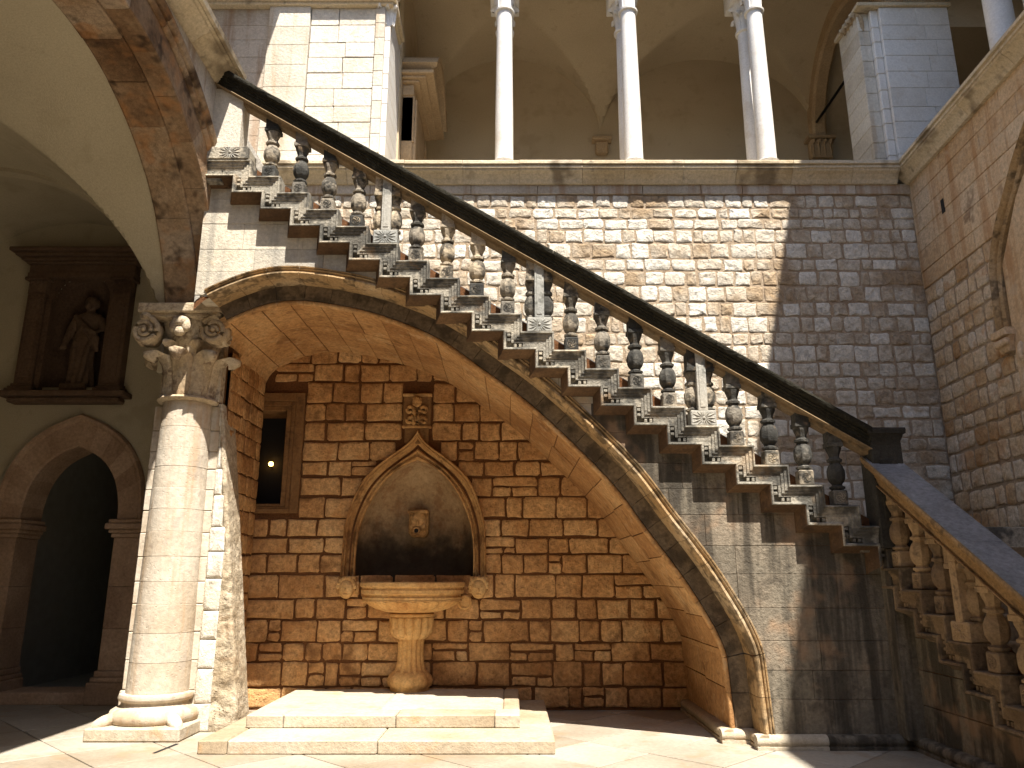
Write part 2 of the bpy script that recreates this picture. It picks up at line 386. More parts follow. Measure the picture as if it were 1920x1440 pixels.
def rough_stone(pl, u0, u1, z0, z1, r, jit, d1, bulge, amp, freq=11.):
    pts = outline(u0, u1, z0, z1, r, jit)
    q = []
    for a, b in zip(pts, pts[1:] + pts[:1]):
        q.append(a)
        if math.dist(a, b) > .09: q.append(((a[0] + b[0]) / 2 + R.uniform(-jit, jit), (a[1] + b[1]) / 2 + R.uniform(-jit, jit)))
    n = len(q); cu = sum(p[0] for p in q) / n; cz = sum(p[1] for p in q) / n
    tx, tz = R.uniform(-.5, .5) * bulge, R.uniform(-.5, .5) * bulge
    v = []
    for s_, h in ((1, -.05), (1, d1 * .55), (.955, d1), (.75, d1 + bulge * .8), (.42, d1 + bulge), (.16, d1 + bulge)):
        for u, z in q:
            x, y = cu + (u - cu) * s_, cz + (z - cz) * s_
            o = 0
            if h > -.04:
                p = Vector(pl(x, y, 0)); o = amp * (noise.noise(p * freq) + .6 * noise.noise(p * freq * 2.7)) * (1 if s_ < .99 else .4) + tx * (x - cu) / .15 * s_ + tz * (y - cz) / .12 * s_
            v.append(pl(x, y, h + o))
    v.append(pl(cu, cz, d1 + bulge + amp * noise.noise(Vector(pl(cu, cz, 0)) * freq)))
    f = [(k * n + i, k * n + (i + 1) % n, (k + 1) * n + (i + 1) % n, (k + 1) * n + i) for k in range(5) for i in range(n)]
    f += [(5 * n + i, 5 * n + (i + 1) % n, 6 * n) for i in range(n)]
    return v, f
def put_stones(items, mat, parent, name='stone', smooth=50, limit=290):
    """items: (area, vf); the largest become parts, the rest one part"""
    items.sort(key=lambda t: -t[0])
    for a, vf in items[:limit]: part(name, vf, mat, parent, smooth)
    if items[limit:]:
        o = part('small_' + name + 's', merge(*[vf for a, vf in items[limit:]]), mat, parent, smooth); o['kind'] = 'stuff'
def courses(z0, z1, h, var):
    zs = [z0]
    while zs[-1] < z1 - h * .6: zs.append(zs[-1] + h * R.uniform(1 - var, 1 + var))
    s = (z1 - z0) / (zs[-1] - z0); return [z0 + (z - z0) * s for z in zs]
def lay(zs, spans, w, var):
    """yields stone cells (u0,u1,z0,z1); spans(z0,z1) -> list of (a,b)"""
    for z0, z1 in zip(zs, zs[1:]):
        for a, b in spans(z0, z1):
            if b - a < .04: continue
            n = max(1, round((b - a) / (w * R.uniform(.85, 1.15)))); ws = [R.uniform(1 - var, 1 + var) for _ in range(n)]
            s = (b - a) / sum(ws); u = a
            for q in ws: yield u, u + q * s, z0, z1; u += q * s

# ================================================================== SETTING
gr = part('ground', box(-30, 30, -25, 30, -.4, -.03), 'joint'); gr['kind'] = 'structure'
cnt = 0
SL = .78
far_slabs = []
for i in range(-26, 27):
    for j in range(-26, 27):
        cx, cy = (i - j) * SL * .7071 + .2, (i + j) * SL * .7071 + 6.2
        if not (-9.2 < cx < 6.2 and -9 < cy < 11.2): continue
        h = SL / 2 - .007
        # diamond slab
        pl = Plane((cx, cy, 0), (1, 0, 0), (0, -1, 0))
        dz = R.uniform(-.002, .002); c45 = .7071; v = []
        for hh, z in ((h, -.06), (h, -.004 + dz), (h - .004, dz)):
            for a, b in ((-1, -1), (1, -1), (1, 1), (-1, 1)):
                v.append((cx + (a - b) * hh * c45, cy + (a + b) * hh * c45, z))
        f = [(8, 9, 10, 11)] + [(q * 4 + k, q * 4 + (k + 1) % 4, q * 4 + 4 + (k + 1) % 4, q * 4 + 4 + k) for q in (0, 1) for k in range(4)]
        if cy > 6.9: part('paving_slab', (v, f), 'paving', gr)
        else: far_slabs.append((v, f))
o = part('near_paving_slabs', merge(*far_slabs), 'paving', gr); o['kind'] = 'stuff'
o = part('painted_drain_slot', ([(-3.40, 7.85, .0045), (-3.365, 7.85, .0045), (-3.325, 8.28, .0045), (-3.36, 8.28, .0045)], [(0, 1, 2, 3)]), 'dark', gr)  # flat dark strip paints the shade down in the slot
o = part('outer_paving', box(-30, 30, -25, -9.1, -.03, -.001), 'paving', gr)

YW = 10.3                                     # back wall
XR = 5.93                                     # back-right corner
BACK = Plane((0, YW, 0), (1, 0, 0), (0, -1, 0))
RIGHT = Plane((XR, YW, 0), (-.047, -1, 0), (-1, .047, 0))
STEP_R, STEP_H = .344, .2072
NX0, NZ0 = -2.986, 6.264                      # first nosing
def nose(x): return NZ0 - STEP_H / STEP_R * (x - NX0)

# arch curve (front edge of the intrados, at y = 8.35)
raw = [(-3.25, 4.26), (-3.12, 4.37), (-2.74, 4.53), (-2.384, 4.575), (-1.9, 4.51), (-1.42, 4.386), (-.84, 4.137), (-.35, 3.79),
       (.23, 3.343), (.97, 2.606), (1.366, 2.07), (1.725, 1.574), (2.0, 1.107), (2.1, .86)]
raw = [(x * 1.037, 1.6 + (z - 1.6) * 1.037) for x, z in raw]
ARCH = resample(catmull([(-3.44, 4.2)] + raw, 10), 120)
ARCH_N = normals2(ARCH)
tail = [(ARCH[-1][0] + .004 * k, ARCH[-1][1] - (ARCH[-1][1] - .13) * k / 10) for k in range(1, 11)]
ARCH_FULL = ARCH + tail
ARCH_FULL_N = [tuple(q) for q in ARCH_N] + [(1.0, 0.0)] * len(tail)
def arch_z(x, n=0):
    best = None
    P = [(p[0] + q[0] * n, p[1] + q[1] * n) for p, q in zip(ARCH_FULL, ARCH_FULL_N)]
    for a, b in zip(P, P[1:]):
        if min(a[0], b[0]) <= x <= max(a[0], b[0]) and abs(a[0] - b[0]) > 1e-9:
            z = a[1] + (b[1] - a[1]) * (x - a[0]) / (b[0] - a[0]); best = z if best is None else max(best, z)
    if best is None: return 0 if x > 0 else 4.25
    return best

# ================================================================== BACK WALL (above the stairs)
ZF = 7.12                                     # top of rubble
bw = thing('rubble_wall', 'tall pale rubble stone wall rising behind the stair balustrade', 'wall', (0, YW, 0))
v, f = [], []
for i in range(61):
    x = -3.9 + (XR + 3.9) * i / 60; zb = max(1.9, nose(x) - .45); v += [(x, YW, min(zb, 7.2)), (x, YW, 7.27)]
    if i: f.append((2 * i - 2, 2 * i, 2 * i + 1, 2 * i - 1))
part('mortar_bed', (v, f), 'mortar_pale', bw)
items = []
zs = courses(2.0, ZF, .215, .2)
def spans_back(z0, z1):
    # only what stands above the stair treads
    x_l = NX0 + (NZ0 - z1 - .35) * STEP_R / STEP_H
    return [(max(-3.9, x_l), XR - .0)]
for u0, u1, z0, z1 in lay(zs, spans_back, .262, .42):
    g = R.uniform(.010, .017)
    zz0, zz1 = z0 + g * R.uniform(.5, 1.6), z1 - g * R.uniform(.5, 1.6)
    items.append((((u1 - u0) * (z1 - z0)) * (1.5 if nose(u0) + .9 < z1 else 1), rough_stone(BACK, u0 + g * R.uniform(.6, 1.5), u1 - g * R.uniform(.6, 1.5), zz0, zz1, R.uniform(.012, .034), .011, .008, R.uniform(.001, .007), .012, 14)))
put_stones(items, 'rubble', bw, 'stone', 75)
# frieze course under the cornice
u = -3.9
while u < XR:
    w = R.uniform(.6, 1.0); e = min(XR, u + w)
    if XR - e < .3: e = XR
    part('frieze_block', box(u + .004, e - .004, YW - .035, YW + .2, ZF + .004, 7.285, .006), 'frieze', bw); u = e
# cornice, in blocks
CP = [(0, .2), (0, 7.33), (-.07, 7.33), (-.085, 7.36), (-.10, 7.40), (-.15, 7.475), (-.20, 7.52), (-.205, 7.555), (-.225, 7.56), (-.225, 7.60), (-.215, 7.605), (-.215, 7.625), (-.25, 7.63), (-.25, 7.685), (-.24, 7.70), (.5, 7.70), (.5, 7.33)]
CP = [(a, 7.27 + (z - 7.33) * .784) for a, z in CP[1:]]
def extr_x(prof, x0, x1, y):
    n = len(prof); v = [(x, y + a, z) for x in (x0, x1) for a, z in prof]
    return v, [tuple(range(n)), tuple(range(2 * n - 1, n - 1, -1))] + [(i, (i + 1) % n, n + (i + 1) % n, n + i) for i in range(n)]
u = -3.7
while u < XR - .24:
    w = R.uniform(.62, .95); e = min(XR - .22, u + w)
    if XR - .22 - e < .35: e = XR - .22
    part('cornice_block', mv(extr_x(CP, u + .003, e - .003, YW), 0, R.uniform(-.004, .004), R.uniform(-.002, .002)), 'cornice', bw); u = e

# ================================================================== FOUNTAIN WALL (under the arch)
fw = thing('fountain_wall', 'shaded ochre stone wall behind the fountain beneath the stair arch', 'wall', (-.5, YW, 0))
FX = -1.28
NO = [(.95, 1.6), (.94, 1.92), (.92, 2.30), (.82, 2.66), (.67, 2.94), (.40, 3.18), (.20, 3.32), (.07, 3.44), (0, 3.56)]
NI = [(.77, 1.6), (.77, 1.92), (.74, 2.23), (.63, 2.55), (.45, 2.85), (.23, 3.05), (0, 3.16)]
def half_at(poly, z):
    if z <= poly[0][1]: return poly[0][0]
    for a, b in zip(poly, poly[1:]):
        if a[1] <= z <= b[1]: return a[0] + (b[0] - a[0]) * (z - a[1]) / (b[1] - a[1])
    return 0
WX0, WX1, WZ0, WZ1 = -3.55, -3.10, 2.57, 3.84       # window opening
def holes(z0, z1):
    H = []
    if z0 < 3.16 and z1 > 1.45:
        zz = max(1.5, min(z0, z1)); h = half_at(NI, max(1.6, z0)) + .02
        H.append((FX - h, FX + h))
    if z0 < WZ1 and z1 > WZ0: H.append((-3.9, WX1))
    return sorted(H)
def cut(a, b, H):
    out = []
    for h0, h1 in sorted(H):
        if h0 > a: out.append((a, min(h0, b)))
        a = max(a, h1)
    if a < b: out.append((a, b))
    return [(p, q) for p, q in out if q - p > .01]
strips = []
zlev = sorted(set([i * .06 for i in range(0, 81)] + [WZ0, WZ1, 1.5, 3.16]))
for z0, z1 in zip(zlev, zlev[1:]):
    if z1 - z0 < 1e-6: continue
    xr_ = 2.6
    for p in ARCH:
        if p[0] > -2 and p[1] <= z0: xr_ = p[0] + .12; break
    for a, b in cut(-3.9, min(2.6, xr_), holes(z0 + 1e-5, z1 - 1e-5)):
        strips.append(([(a, YW, z0), (b, YW, z0), (b, YW, z1), (a, YW, z1)], [(0, 1, 2, 3)]))
part('mortar_bed', merge(*strips), 'mortar_brown', fw)
part('core', box(-3.9, 2.6, YW + .75, YW + .9, 0, 4.85), 'dark', fw)
items = []
zs = courses(0.02, 4.75, .262, .2)
def spans_f(z0, z1):
    H = []
    if z0 < 3.5 and z1 > 1.68:
        h = half_at(NO, max(1.6, z0 + .06)) - .06; H.append((FX - max(.1, h), FX + max(.1, h)))
    if z0 < 4.04 and z1 > 3.45: H.append((FX - .22, FX + .18))
    if z0 < 4.03 and z1 > 2.52: H.append((-3.9, -2.85))
    # right end follows the intrados
    xr = 2.3
    for p in ARCH:
        if p[0] > -2 and p[1] <= z0 + .02: xr = p[0] + .05; break
    xl = -3.46
    if z0 > 4.15: xl = -3.3
    return cut(xl, xr, H)
for u0, u1, z0, z1 in lay(zs, spans_f, .40, .45):
    big = (u1 - u0) > .3 and R.random() < .12
    cells = [(u0, u1, z0, z1)]
    if not big and (u1 - u0) > .45 and R.random() < .35:
        mz = (z0 + z1) / 2 + R.uniform(-.03, .03); mu = (u0 + u1) / 2 + R.uniform(-.08, .08); cells = [(u0, mu, z0, mz), (mu, u1, z0, mz), (u0, u1, mz, z1)] if R.random() < .5 else [(u0, mu, z0, z1), (mu, u1, z0, mz), (mu, u1, mz, z1)]
    for a, b, c, d in cells:
        if (c + d) / 2 > arch_z((a + b) / 2) + .25: continue
        g = R.uniform(.009, .016)
        items.append(((b - a) * (d - c), rough_stone(BACK, a + g, b - g, c + g * R.uniform(.7, 1.5), d - g, .022, .010, .014 + R.uniform(-.004, .01), R.uniform(.002, .008), .008, 9)))
put_stones(items, 'fount', fw, 'stone', 75)

# window with moulded frame
wn = thing('window', 'small dark window with a moulded ochre stone frame beside the fountain', 'window', (-3.15, YW, 2.45))
def frame_piece(x0, x1, z0, z1, prof_in, nm):
    part(nm, box(x0, x1, YW - prof_in, YW + .1, z0, z1, .008), 'window_frame', wn)
for d, o_, i_ in ((.05, .25, .13), (.035, .13, .07), (.02, .07, 0)):
    x1o, x1i = WX1 + o_, WX1 + i_
    frame_piece(x1i, x1o, WZ0 - o_ * .5, WZ1 + o_, d, 'jamb')
    frame_piece(-3.6, x1i, WZ1 + i_, WZ1 + o_, d, 'lintel')
    frame_piece(-3.6, x1i, WZ0 - o_ * .5, WZ0 - i_ * .5, d, 'sill')
part('reveal', merge(box(WX1, WX1 + .03, YW + .1, YW + .5, WZ0, WZ1), box(-3.7, WX1, YW + .1, YW + .5, WZ0 - .04, WZ0), box(-3.7, WX1, YW + .1, YW + .5, WZ1, WZ1 + .04), box(-3.7, -3.66, YW + .1, YW + .5, WZ0, WZ1)), 'window_frame', wn)
part('room_shade_sheet', box(-3.7, WX1 + .03, YW + .5, YW + .52, WZ0 - .04, WZ1 + .04), 'dark', wn)  # black sheet paints the unlit room behind the window
lm = thing('wall_lamp', 'small glowing amber lamp inside the dark window', 'lamp', (-3.44, YW + .42, 3.17))
part('glass_shade', lathe([(.006, -.035), (.028, -.025), (.036, 0), (.026, .022), (.01, .03)], 10, (-3.40, YW + .42, 3.17)), 'lamp', lm, True)
part('bracket', tube([(-3.40, YW + .5, 3.13), (-3.40, YW + .45, 3.12), (-3.40, YW + .42, 3.14)], .006), 'iron', lm)

# ================================================================== FOUNTAIN
ft = thing('wall_fountain', 'ogee niche wall fountain with scalloped basin on a fluted pedestal', 'fountain', (FX, YW, .25))
def sym(poly):
    a = resample(catmull([(-h, z) for h, z in poly], 6), 40); b = [(-p[0], p[1]) for p in a[::-1]]
    return a + b[1:]
NOc, NIc = sym(NO), sym(NI)
def ring_between(t):      # interpolated outline between inner (0) and outer (1)
    return [(a[0] + (b[0] - a[0]) * t, a[1] + (b[1] - a[1]) * t) for a, b in zip(NIc, NOc)]
lev = [(0, -.03), (0, .035), (.03, .05), (.10, .05), (.13, .03), (.16, .005), (.22, .0), (.26, .03), (.32, .045), (.36, .03), (.40, .0), (.50, -.005), (.60, .01), (.68, .04), (.72, .07), (.74, .095), (.78, .10), (.80, .085), (.83, .085), (.86, .12), (.92, .135), (.97, .12), (1, .07), (1, -.05)]
v, f = [], []; n = len(NOc)
for t, d in lev:
    for p in ring_between(t): v.append((FX + p[0], YW - d, p[1]))
for k in range(len(lev) - 1):
    for i in range(n - 1): f.append((k * n + i, k * n + i + 1, (k + 1) * n + i + 1, (k + 1) * n + i))
f.append(tuple(k * n for k in range(len(lev)))); f.append(tuple(k * n + n - 1 for k in range(len(lev))))
part('niche_frame', (v, f), 'niche_frame', ft, 28)
# concave shell of the niche
v, f = [], []; K = 9
inn = NIc + [(.77 - 1.54 * k / 8, 1.48) for k in range(0, 9)]
cz = 2.1; n = len(inn)
for k in range(K):
    s = math.cos(k / (K - 1) * math.pi / 2 * .97); dep = .5 * math.sin(k / (K - 1) * math.pi / 2 * .97)
    for p in inn: v.append((FX + p[0] * s, YW + .0 + dep, cz + (p[1] - cz) * s))
for k in range(K - 1):
    for i in range(n): j = (i + 1) % n; f.append((k * n + i, k * n + j, (k + 1) * n + j, (k + 1) * n + i))
f.append(tuple((K - 1) * n + i for i in range(n)))
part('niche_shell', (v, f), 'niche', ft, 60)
# mask with spout
mz = 2.34; my = YW + .40
mk = part('mask', merge(box(FX - .13, FX + .13, my - .16, my + .2, mz - .19, mz + .17, .05), ball((FX, my - .15, mz + .02), .115, .09, .16, 14, 10), ball((FX, my - .235, mz - .01), .026, .04, .05, 8, 6),
     ball((FX - .05, my - .215, mz + .045), .03, .022, .018, 8, 6), ball((FX + .05, my - .215, mz + .045), .03, .022, .018, 8, 6), box(FX - .14, FX + .14, my - .24, my + .1, mz + .12, mz + .17, .015),
     ball((FX - .075, my - .19, mz - .06), .045, .05, .05, 8, 6), ball((FX + .075, my - .19, mz - .06), .045, .05, .05, 8, 6)), 'niche_frame', ft, 50)
prof = [(.030, 0), (.052, .0), (.052, .07), (.030, .07)]
sp_ = xf(lathe([(.048, 0), (.048, .07), (.03, .075), (.026, .02)], 14), Matrix.Translation((FX - .005, my - .21, mz - .115)) @ Matrix.Rotation(math.radians(90), 4, 'X'))
part('spout', sp_, 'niche_frame', mk, 40)
part('spout_hole', xf(lathe([(.029, 0), (.029, .004)], 14), Matrix.Translation((FX - .005, my - .275, mz - .115)) @ Matrix.Rotation(math.radians(90), 4, 'X')), 'dark', mk)
# basin: half-round bowl with gadroons
BC = (FX, YW - .08)
rim = [(.60, 1.33), (.635, 1.345), (.64, 1.37), (.62, 1.38), (.62, 1.40), (.655, 1.42), (.66, 1.46), (.645, 1.47), (.645, 1.49), (.672, 1.505), (.675, 1.545), (.66, 1.56), (.50, 1.56), (.47, 1.53), (.40, 1.44)]
part('basin_rim', lathe(rim, 40, (BC[0], BC[1], 0)), 'basin', ft, 35)
def gad(r, a, z): return r * (1 + (.09 * abs(math.sin(a * 12)) - .045 if .25 < r < .585 else .0))
part('basin_bowl', lathe([(.22, 1.175), (.25, 1.18), (.34, 1.195), (.44, 1.225), (.53, 1.27), (.58, 1.315), (.60, 1.345), (.58, 1.35)], 192, (BC[0], BC[1], 0), 0, gad), 'basin', ft, 50)
for k in range(24):
    a = math.pi * (k + .5) / 12
    if math.sin(a) > .3: continue
    path = []
    for t in range(9):
        q = -1 + 2 * t / 8; aa = a + q * math.pi / 12 * .92; zz = 1.338 - .022 * q * q
        path.append((BC[0] + .632 * math.cos(aa), BC[1] + .632 * math.sin(aa), zz))
    part('scallop', tube(path, .009, 5), 'basin', ft, True)
PC = (FX, YW - .10)
def flute(r, a, z): return r * (1 + .13 * abs(math.sin(a * 7)) - .07)
part('pedestal_collar', lathe([(.27, 1.13), (.285, 1.14), (.285, 1.165), (.26, 1.175), (.23, 1.19)], 32, (PC[0], PC[1], 0)), 'basin', ft, 40)
part('pedestal_cup', lathe([(.15, .84), (.165, .86), (.22, .89), (.255, .95), (.262, 1.02), (.268, 1.09), (.262, 1.12), (.23, 1.135)], 112, (PC[0], PC[1], 0), 0, flute), 'basin', ft, 50)
part('pedestal_shaft', lathe([(.20, .46), (.18, .50), (.162, .58), (.153, .70), (.155, .80), (.165, .86)], 112, (PC[0], PC[1], 0), 0, flute), 'basin', ft, 50)
def lobes(r, a, z): return r * (1 + .14 * abs(math.cos(a * 4)) - .06)
part('pedestal_foot', lathe([(.24, .25), (.245, .29), (.25, .30), (.262, .33), (.27, .37), (.25, .42), (.215, .46), (.19, .485)], 64, (PC[0], PC[1], 0), .2, lambda r, a, z: lobes(r, a, z) if z > .295 else r), 'basin', ft, 50)
# carved finial panel
fx = FX - .02
pn = part('finial_panel', merge(box(fx - .19, fx + .19, YW - .07, YW + .05, 3.62, 4.05, .01), box(fx - .165, fx + .165, YW - .05, YW + .05, 3.38, 3.63, .01)), 'window_frame', ft)
part('panel_rim', merge(box(fx - .2, fx + .2, YW - .09, YW, 4.03, 4.07, .008), box(fx - .2, fx + .2, YW - .085, YW, 3.59, 3.625, .008)), 'niche_frame', ft)
orn = [ball((fx, YW - .09, 3.955), .068, .075, .08, 12, 9)]
for k in range(-2, 3):
    for l in range(3): orn.append(ball((fx + k * .024 + (.012 if l % 2 else 0), YW - .155 + abs(k) * .014, 3.91 + l * .04), .012, .012, .018, 6, 5))
for s in (-1, 1):
    for base, sc in ((3.80, 1), (3.655, .95)):
        sp = [(fx + s * (.02 + .0), YW - .09, base - .02)]
        for k in range(15):
            t = k / 14; a = math.pi * (1.15 - 2.1 * t); r = .058 * (1 - .6 * t) * sc
            sp.append((fx + s * (.095 + r * math.cos(a)), YW - .09 - .02 * t, base + .03 + r * math.sin(a)))
        orn.append(tube(sp, .02, 7, [.030 - .012 * k / 15 for k in range(16)]))
    for k in range(3):
        orn.append(xf(ball((0, 0, 0), .022, .035, .06, 8, 6), Matrix.Translation((fx + s * (.02 + .025 * k), YW - .085, 3.735 - .01 * k)) @ Matrix.Rotation(s * math.radians(12 + 28 * k), 4, 'Y')))
part('carved_foliage', merge(*orn), 'niche_frame', pn, True)
# carved corbels at the feet of the frame
for s, cx in ((-1, -2.13), (1, -.43)):
    c = part('corbel', box(cx - .115, cx + .115, YW - .13, YW + .05, 1.44, 1.63, .012), 'niche_frame', ft)
    hd = [ball((cx, YW - .13, 1.47), .10, .075, .12, 14, 10), ball((cx, YW - .205, 1.455), .018, .025, .03, 8, 6), ball((cx - .035, YW - .185, 1.49), .022, .018, .015), ball((cx + .035, YW - .185, 1.49), .022, .018, .015), ball((cx, YW - .19, 1.405), .04, .02, .012)]
    for k in range(9):
        a = math.pi * (k / 8); hd.append(ball((cx + .105 * math.cos(a), YW - .13, 1.50 + .10 * math.sin(a)), .032, .03, .032, 7, 5))
    part('carved_head', merge(*hd), 'basin', c, True)
part('base_block', box(FX + .72, FX + .86, YW - .10, YW, 1.42, 1.575, .01), 'basin', ft)
part('base_block', box(FX - .80, FX - .70, YW - .09, YW, 1.40, 1.56, .01), 'basin', ft)
pp = thing('stone_roundel', 'round stone pipe end jutting from the wall beside the basin', 'roundel', (-.61, YW, 1.22))
part('roundel_body', xf(lathe([(.085, 0), (.095, .02), (.095, .09), (.08, .105), (.07, .105), (.066, .09)], 20), Matrix.Translation((-.61, YW + .02, 1.305)) @ Matrix.Rotation(math.radians(90), 4, 'X')), 'basin', pp, 40)

# ================================================================== PLATFORM
pf = thing('fountain_platform', 'two low pale stone steps with worn edges in front of the fountain', 'steps', (-1.4, 8.9, 0))
Y1, Y2 = 7.80, 8.40
xs = [-2.96, -2.68, -1.27, .41]
for a, b in zip(xs, xs[1:]): part('step_stone', box(a + .003, b - .003, Y1 + R.uniform(-.004, .004), Y2 + .25, 0, .125, .012, .003), 'step', pf)
part('step_stone', box(-2.96, -2.3, Y2 + .254, YW, 0, .122, .012), 'step', pf); part('step_stone', box(-2.297, -.0, Y2 + .254, YW, 0, .12, .012), 'step', pf); part('step_stone', box(.003, .405, Y2 + .254, YW, 0, .123, .012), 'step', pf)
xs = [-2.72, -2.34, -1.19, -.18, .085]
for a, b in zip(xs, xs[1:]): part('step_stone', box(a + .003, b - .003, Y2 + R.uniform(-.004, .004), Y2 + .38, .123, .25, .012, .003), 'step', pf)
part('step_stone', box(-2.72, -1.42, Y2 + .384, YW, .123, .249, .012, .002), 'step', pf); part('step_stone', box(-1.416, -.1, Y2 + .384, YW, .123, .249, .012, .002), 'step', pf); part('step_stone', box(-.096, .08, Y2 + .384, YW, .123, .25, .012, .002), 'step', pf)

# ================================================================== STAIRCASE
YS = 8.05                                     # spandrel face
YB = 8.35                                     # recessed arch band
st = thing('staircase', 'grand stone staircase on a sweeping arch with carved zigzag string and balustrade', 'staircase', (0, YS, 0))
def putF(x, z, y): return (x, y, z)
SPAN = Plane((0, YS, 0), (1, 0, 0), (0, -1, 0))
# soffit stones: courses across the depth, voussoirs along the curve
FP, FN = ARCH_FULL, ARCH_FULL_N
T00 = next(i for i, p in enumerate(FP) if p[0] > -3.40) / (len(FP) - 1)
NV = 23; ycs = [YB + .045, 9.2, YW + .02]
for c in range(2):
    ofs = 0
    ts = sorted(set([0, 1] + [min(1, max(0, (k + ofs + R.uniform(-.06, .06)) / NV)) for k in range(NV + 1)]))
    for a, b in zip(ts, ts[1:]):
        if c == 0: a = max(a, T00)
        if b - a < .004: continue
        P, Q = lerp_path(FP, FN, a + .0007, b - .0007, 5); j = R.uniform(-.006, .006)
        g = .001
        part('soffit_stone', sweep(P, Q, [(j, ycs[c] + g), (j, ycs[c + 1] - g), (.12, ycs[c + 1] - g), (.12, ycs[c] + g)], putF), 'soffit', st)
i0_ = int(T00 * (len(FP) - 1)) + 1
part('soffit_backing', sweep(FP[i0_:], FN[i0_:], [(.012, YB + .05), (.012, YW - .002), (.03, YW - .002), (.03, YB + .05)], putF), 'mortar_brown', st)
T0 = next(i for i, (p, q) in enumerate(zip(FP, FN)) if p[0] + q[0] * .33 > -3.5) / (len(FP) - 1)
# inner roll + recessed band + outer order
for k in range(26):
    a, b = T0 + (1 - T0) * k / 26, T0 + (1 - T0) * (k + 1) / 26
    P, Q = lerp_path(FP, FN, a + .0003, b - .0003, 5)
    part('arch_roll', sweep(P, Q, [(-.002, YB + .045), (-.006, YB + .03), (-.004, YB + .008), (.008, YB - .006), (.03, YB - .008), (.045, YB + .004), (.05, YB + .045)], putF), 'soffit', st, 50)
    part('band_voussoir', sweep(P, Q, [(.052, YB + .01), (.058, YB + .002), (.25, YB + .002), (.25, YB + .1), (.052, YB + .1)], putF), 'recess', st)
    P, Q = lerp_path(FP, FN, a + .0003, b - .0003, 5)
    y = YS - .03
    part('arch_moulding', sweep(P, Q, [(.228, YB + .01), (.228, y + .12), (.222, y + .10), (.220, y + .075), (.232, y + .06), (.232, y + .035), (.240, y + .014), (.255, y + .0), (.272, y + .004), (.278, y + .02), (.290, y + .030), (.298, y + .030), (.301, y + .010), (.312, y + .002), (.318, y + .02), (.326, y + .03), (.330, y + .012), (.342, y + .008), (.347, y + .02), (.35, YB), (.3, YB + .01)], putF), 'archmould', st, 40)
# spandrel ashlar
def cell_poly(u0, u1, z0, z1):
    m = 26; top, bot = [], []
    for i in range(m + 1):
        x = u0 + (u1 - u0) * i / m; t = min(z1, nose(x) - .29); b = max(z0, arch_z(x, .30) if x < 2.60 else 0)
        if t - b > .015: top.append((x, t)); bot.append((x, b))
    if len(top) < 2: return None
    return bot + top[::-1]
zs = courses(.12, 6.2, .31, .12)
for r, (z0, z1) in enumerate(zip(zs, zs[1:])):
    for u0, u1, _, _ in lay([z0, z1], lambda a, b: [(-3.56, 3.93)], .62 if z0 > 2.5 else .85, .3):
        g = .0018; P = cell_poly(u0 + g, u1 - g, z0 + g, z1 - g)
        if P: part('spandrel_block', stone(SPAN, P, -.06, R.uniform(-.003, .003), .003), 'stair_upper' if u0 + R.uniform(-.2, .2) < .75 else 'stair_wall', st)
v, f = [], []
xs = [-3.56 + 7.5 * i / 150 for i in range(151)]
for i, x in enumerate(xs):
    v += [(x, YS + .012, arch_z(x, .24) if x < 2.62 else 0.0), (x, YS + .012, nose(x) - .02)]
    if i: f.append((2 * i - 2, 2 * i, 2 * i + 1, 2 * i - 1))
part('spandrel_bed', (v, f), 'mortar_brown', st)
# base moulding
def base_prof(y): return [(y + .02, 0), (y - .085, 0), (y - .085, .03), (y - .07, .035), (y - .085, .055), (y - .09, .08), (y - .08, .11), (y - .05, .13), (y + .02, .135)]
def extr(prof, a, b, put):
    n = len(prof); v = [put(s, *p) for s in (a, b) for p in prof]
    return v, [tuple(range(n)), tuple(range(2 * n - 1, n - 1, -1))] + [(i, (i + 1) % n, n + (i + 1) % n, n + i) for i in range(n)]
part('base_moulding', extr(base_prof(YS), 2.36, 3.05, lambda s, y, z: (s, y, z)), 'step', st, 40)
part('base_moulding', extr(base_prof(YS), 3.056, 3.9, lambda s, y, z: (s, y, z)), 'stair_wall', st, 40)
part('base_moulding', extr(base_prof(0), YS - .08, YB, lambda s, y, z: (2.46 + y, s, z)), 'step', st, 40)
part('base_moulding', extr(base_prof(YB), 2.10, 2.46, lambda s, y, z: (s, y, z)), 'step', st, 40)
part('base_moulding', extr(base_prof(0), YB - .08, YW, lambda s, y, z: (2.20 + y, s, z)), 'step', st, 40)

# --- the carved zigzag string: one step's segment, shared by all steps
SP = [(0, .06), (0, .185), (.005, .196), (.018, .20), (.024, .19), (.026, .18), (.055, .178), (.058, .168), (.086, .166), (.089, .155), (.118, .153), (.12, .095), (.170, .095), (.172, .165), (.178, .182), (.196, .187), (.203, .178)]
SC = [(.203, .178), (.210, .165), (.222, .12), (.240, .07), (.262, .035), (.268, .0)]
def zig(t): return [(-STEP_R - t, -t), (-t, -t), (-t, -STEP_H - t)]
def zig_mesh(prof):
    v, f = [], []
    for t, d in prof:
        for x, z in zig(t): v.append((x, -d, z))
    for k in range(len(prof) - 1):
        a = 3 * k; f += [(a, a + 1, a + 4, a + 3), (a + 1, a + 2, a + 5, a + 4)]
    return v, f
me_string = mesh('string_course', zig_mesh(SP), 'string')
me_cove = mesh('string_cove', zig_mesh(SC), 'cove')
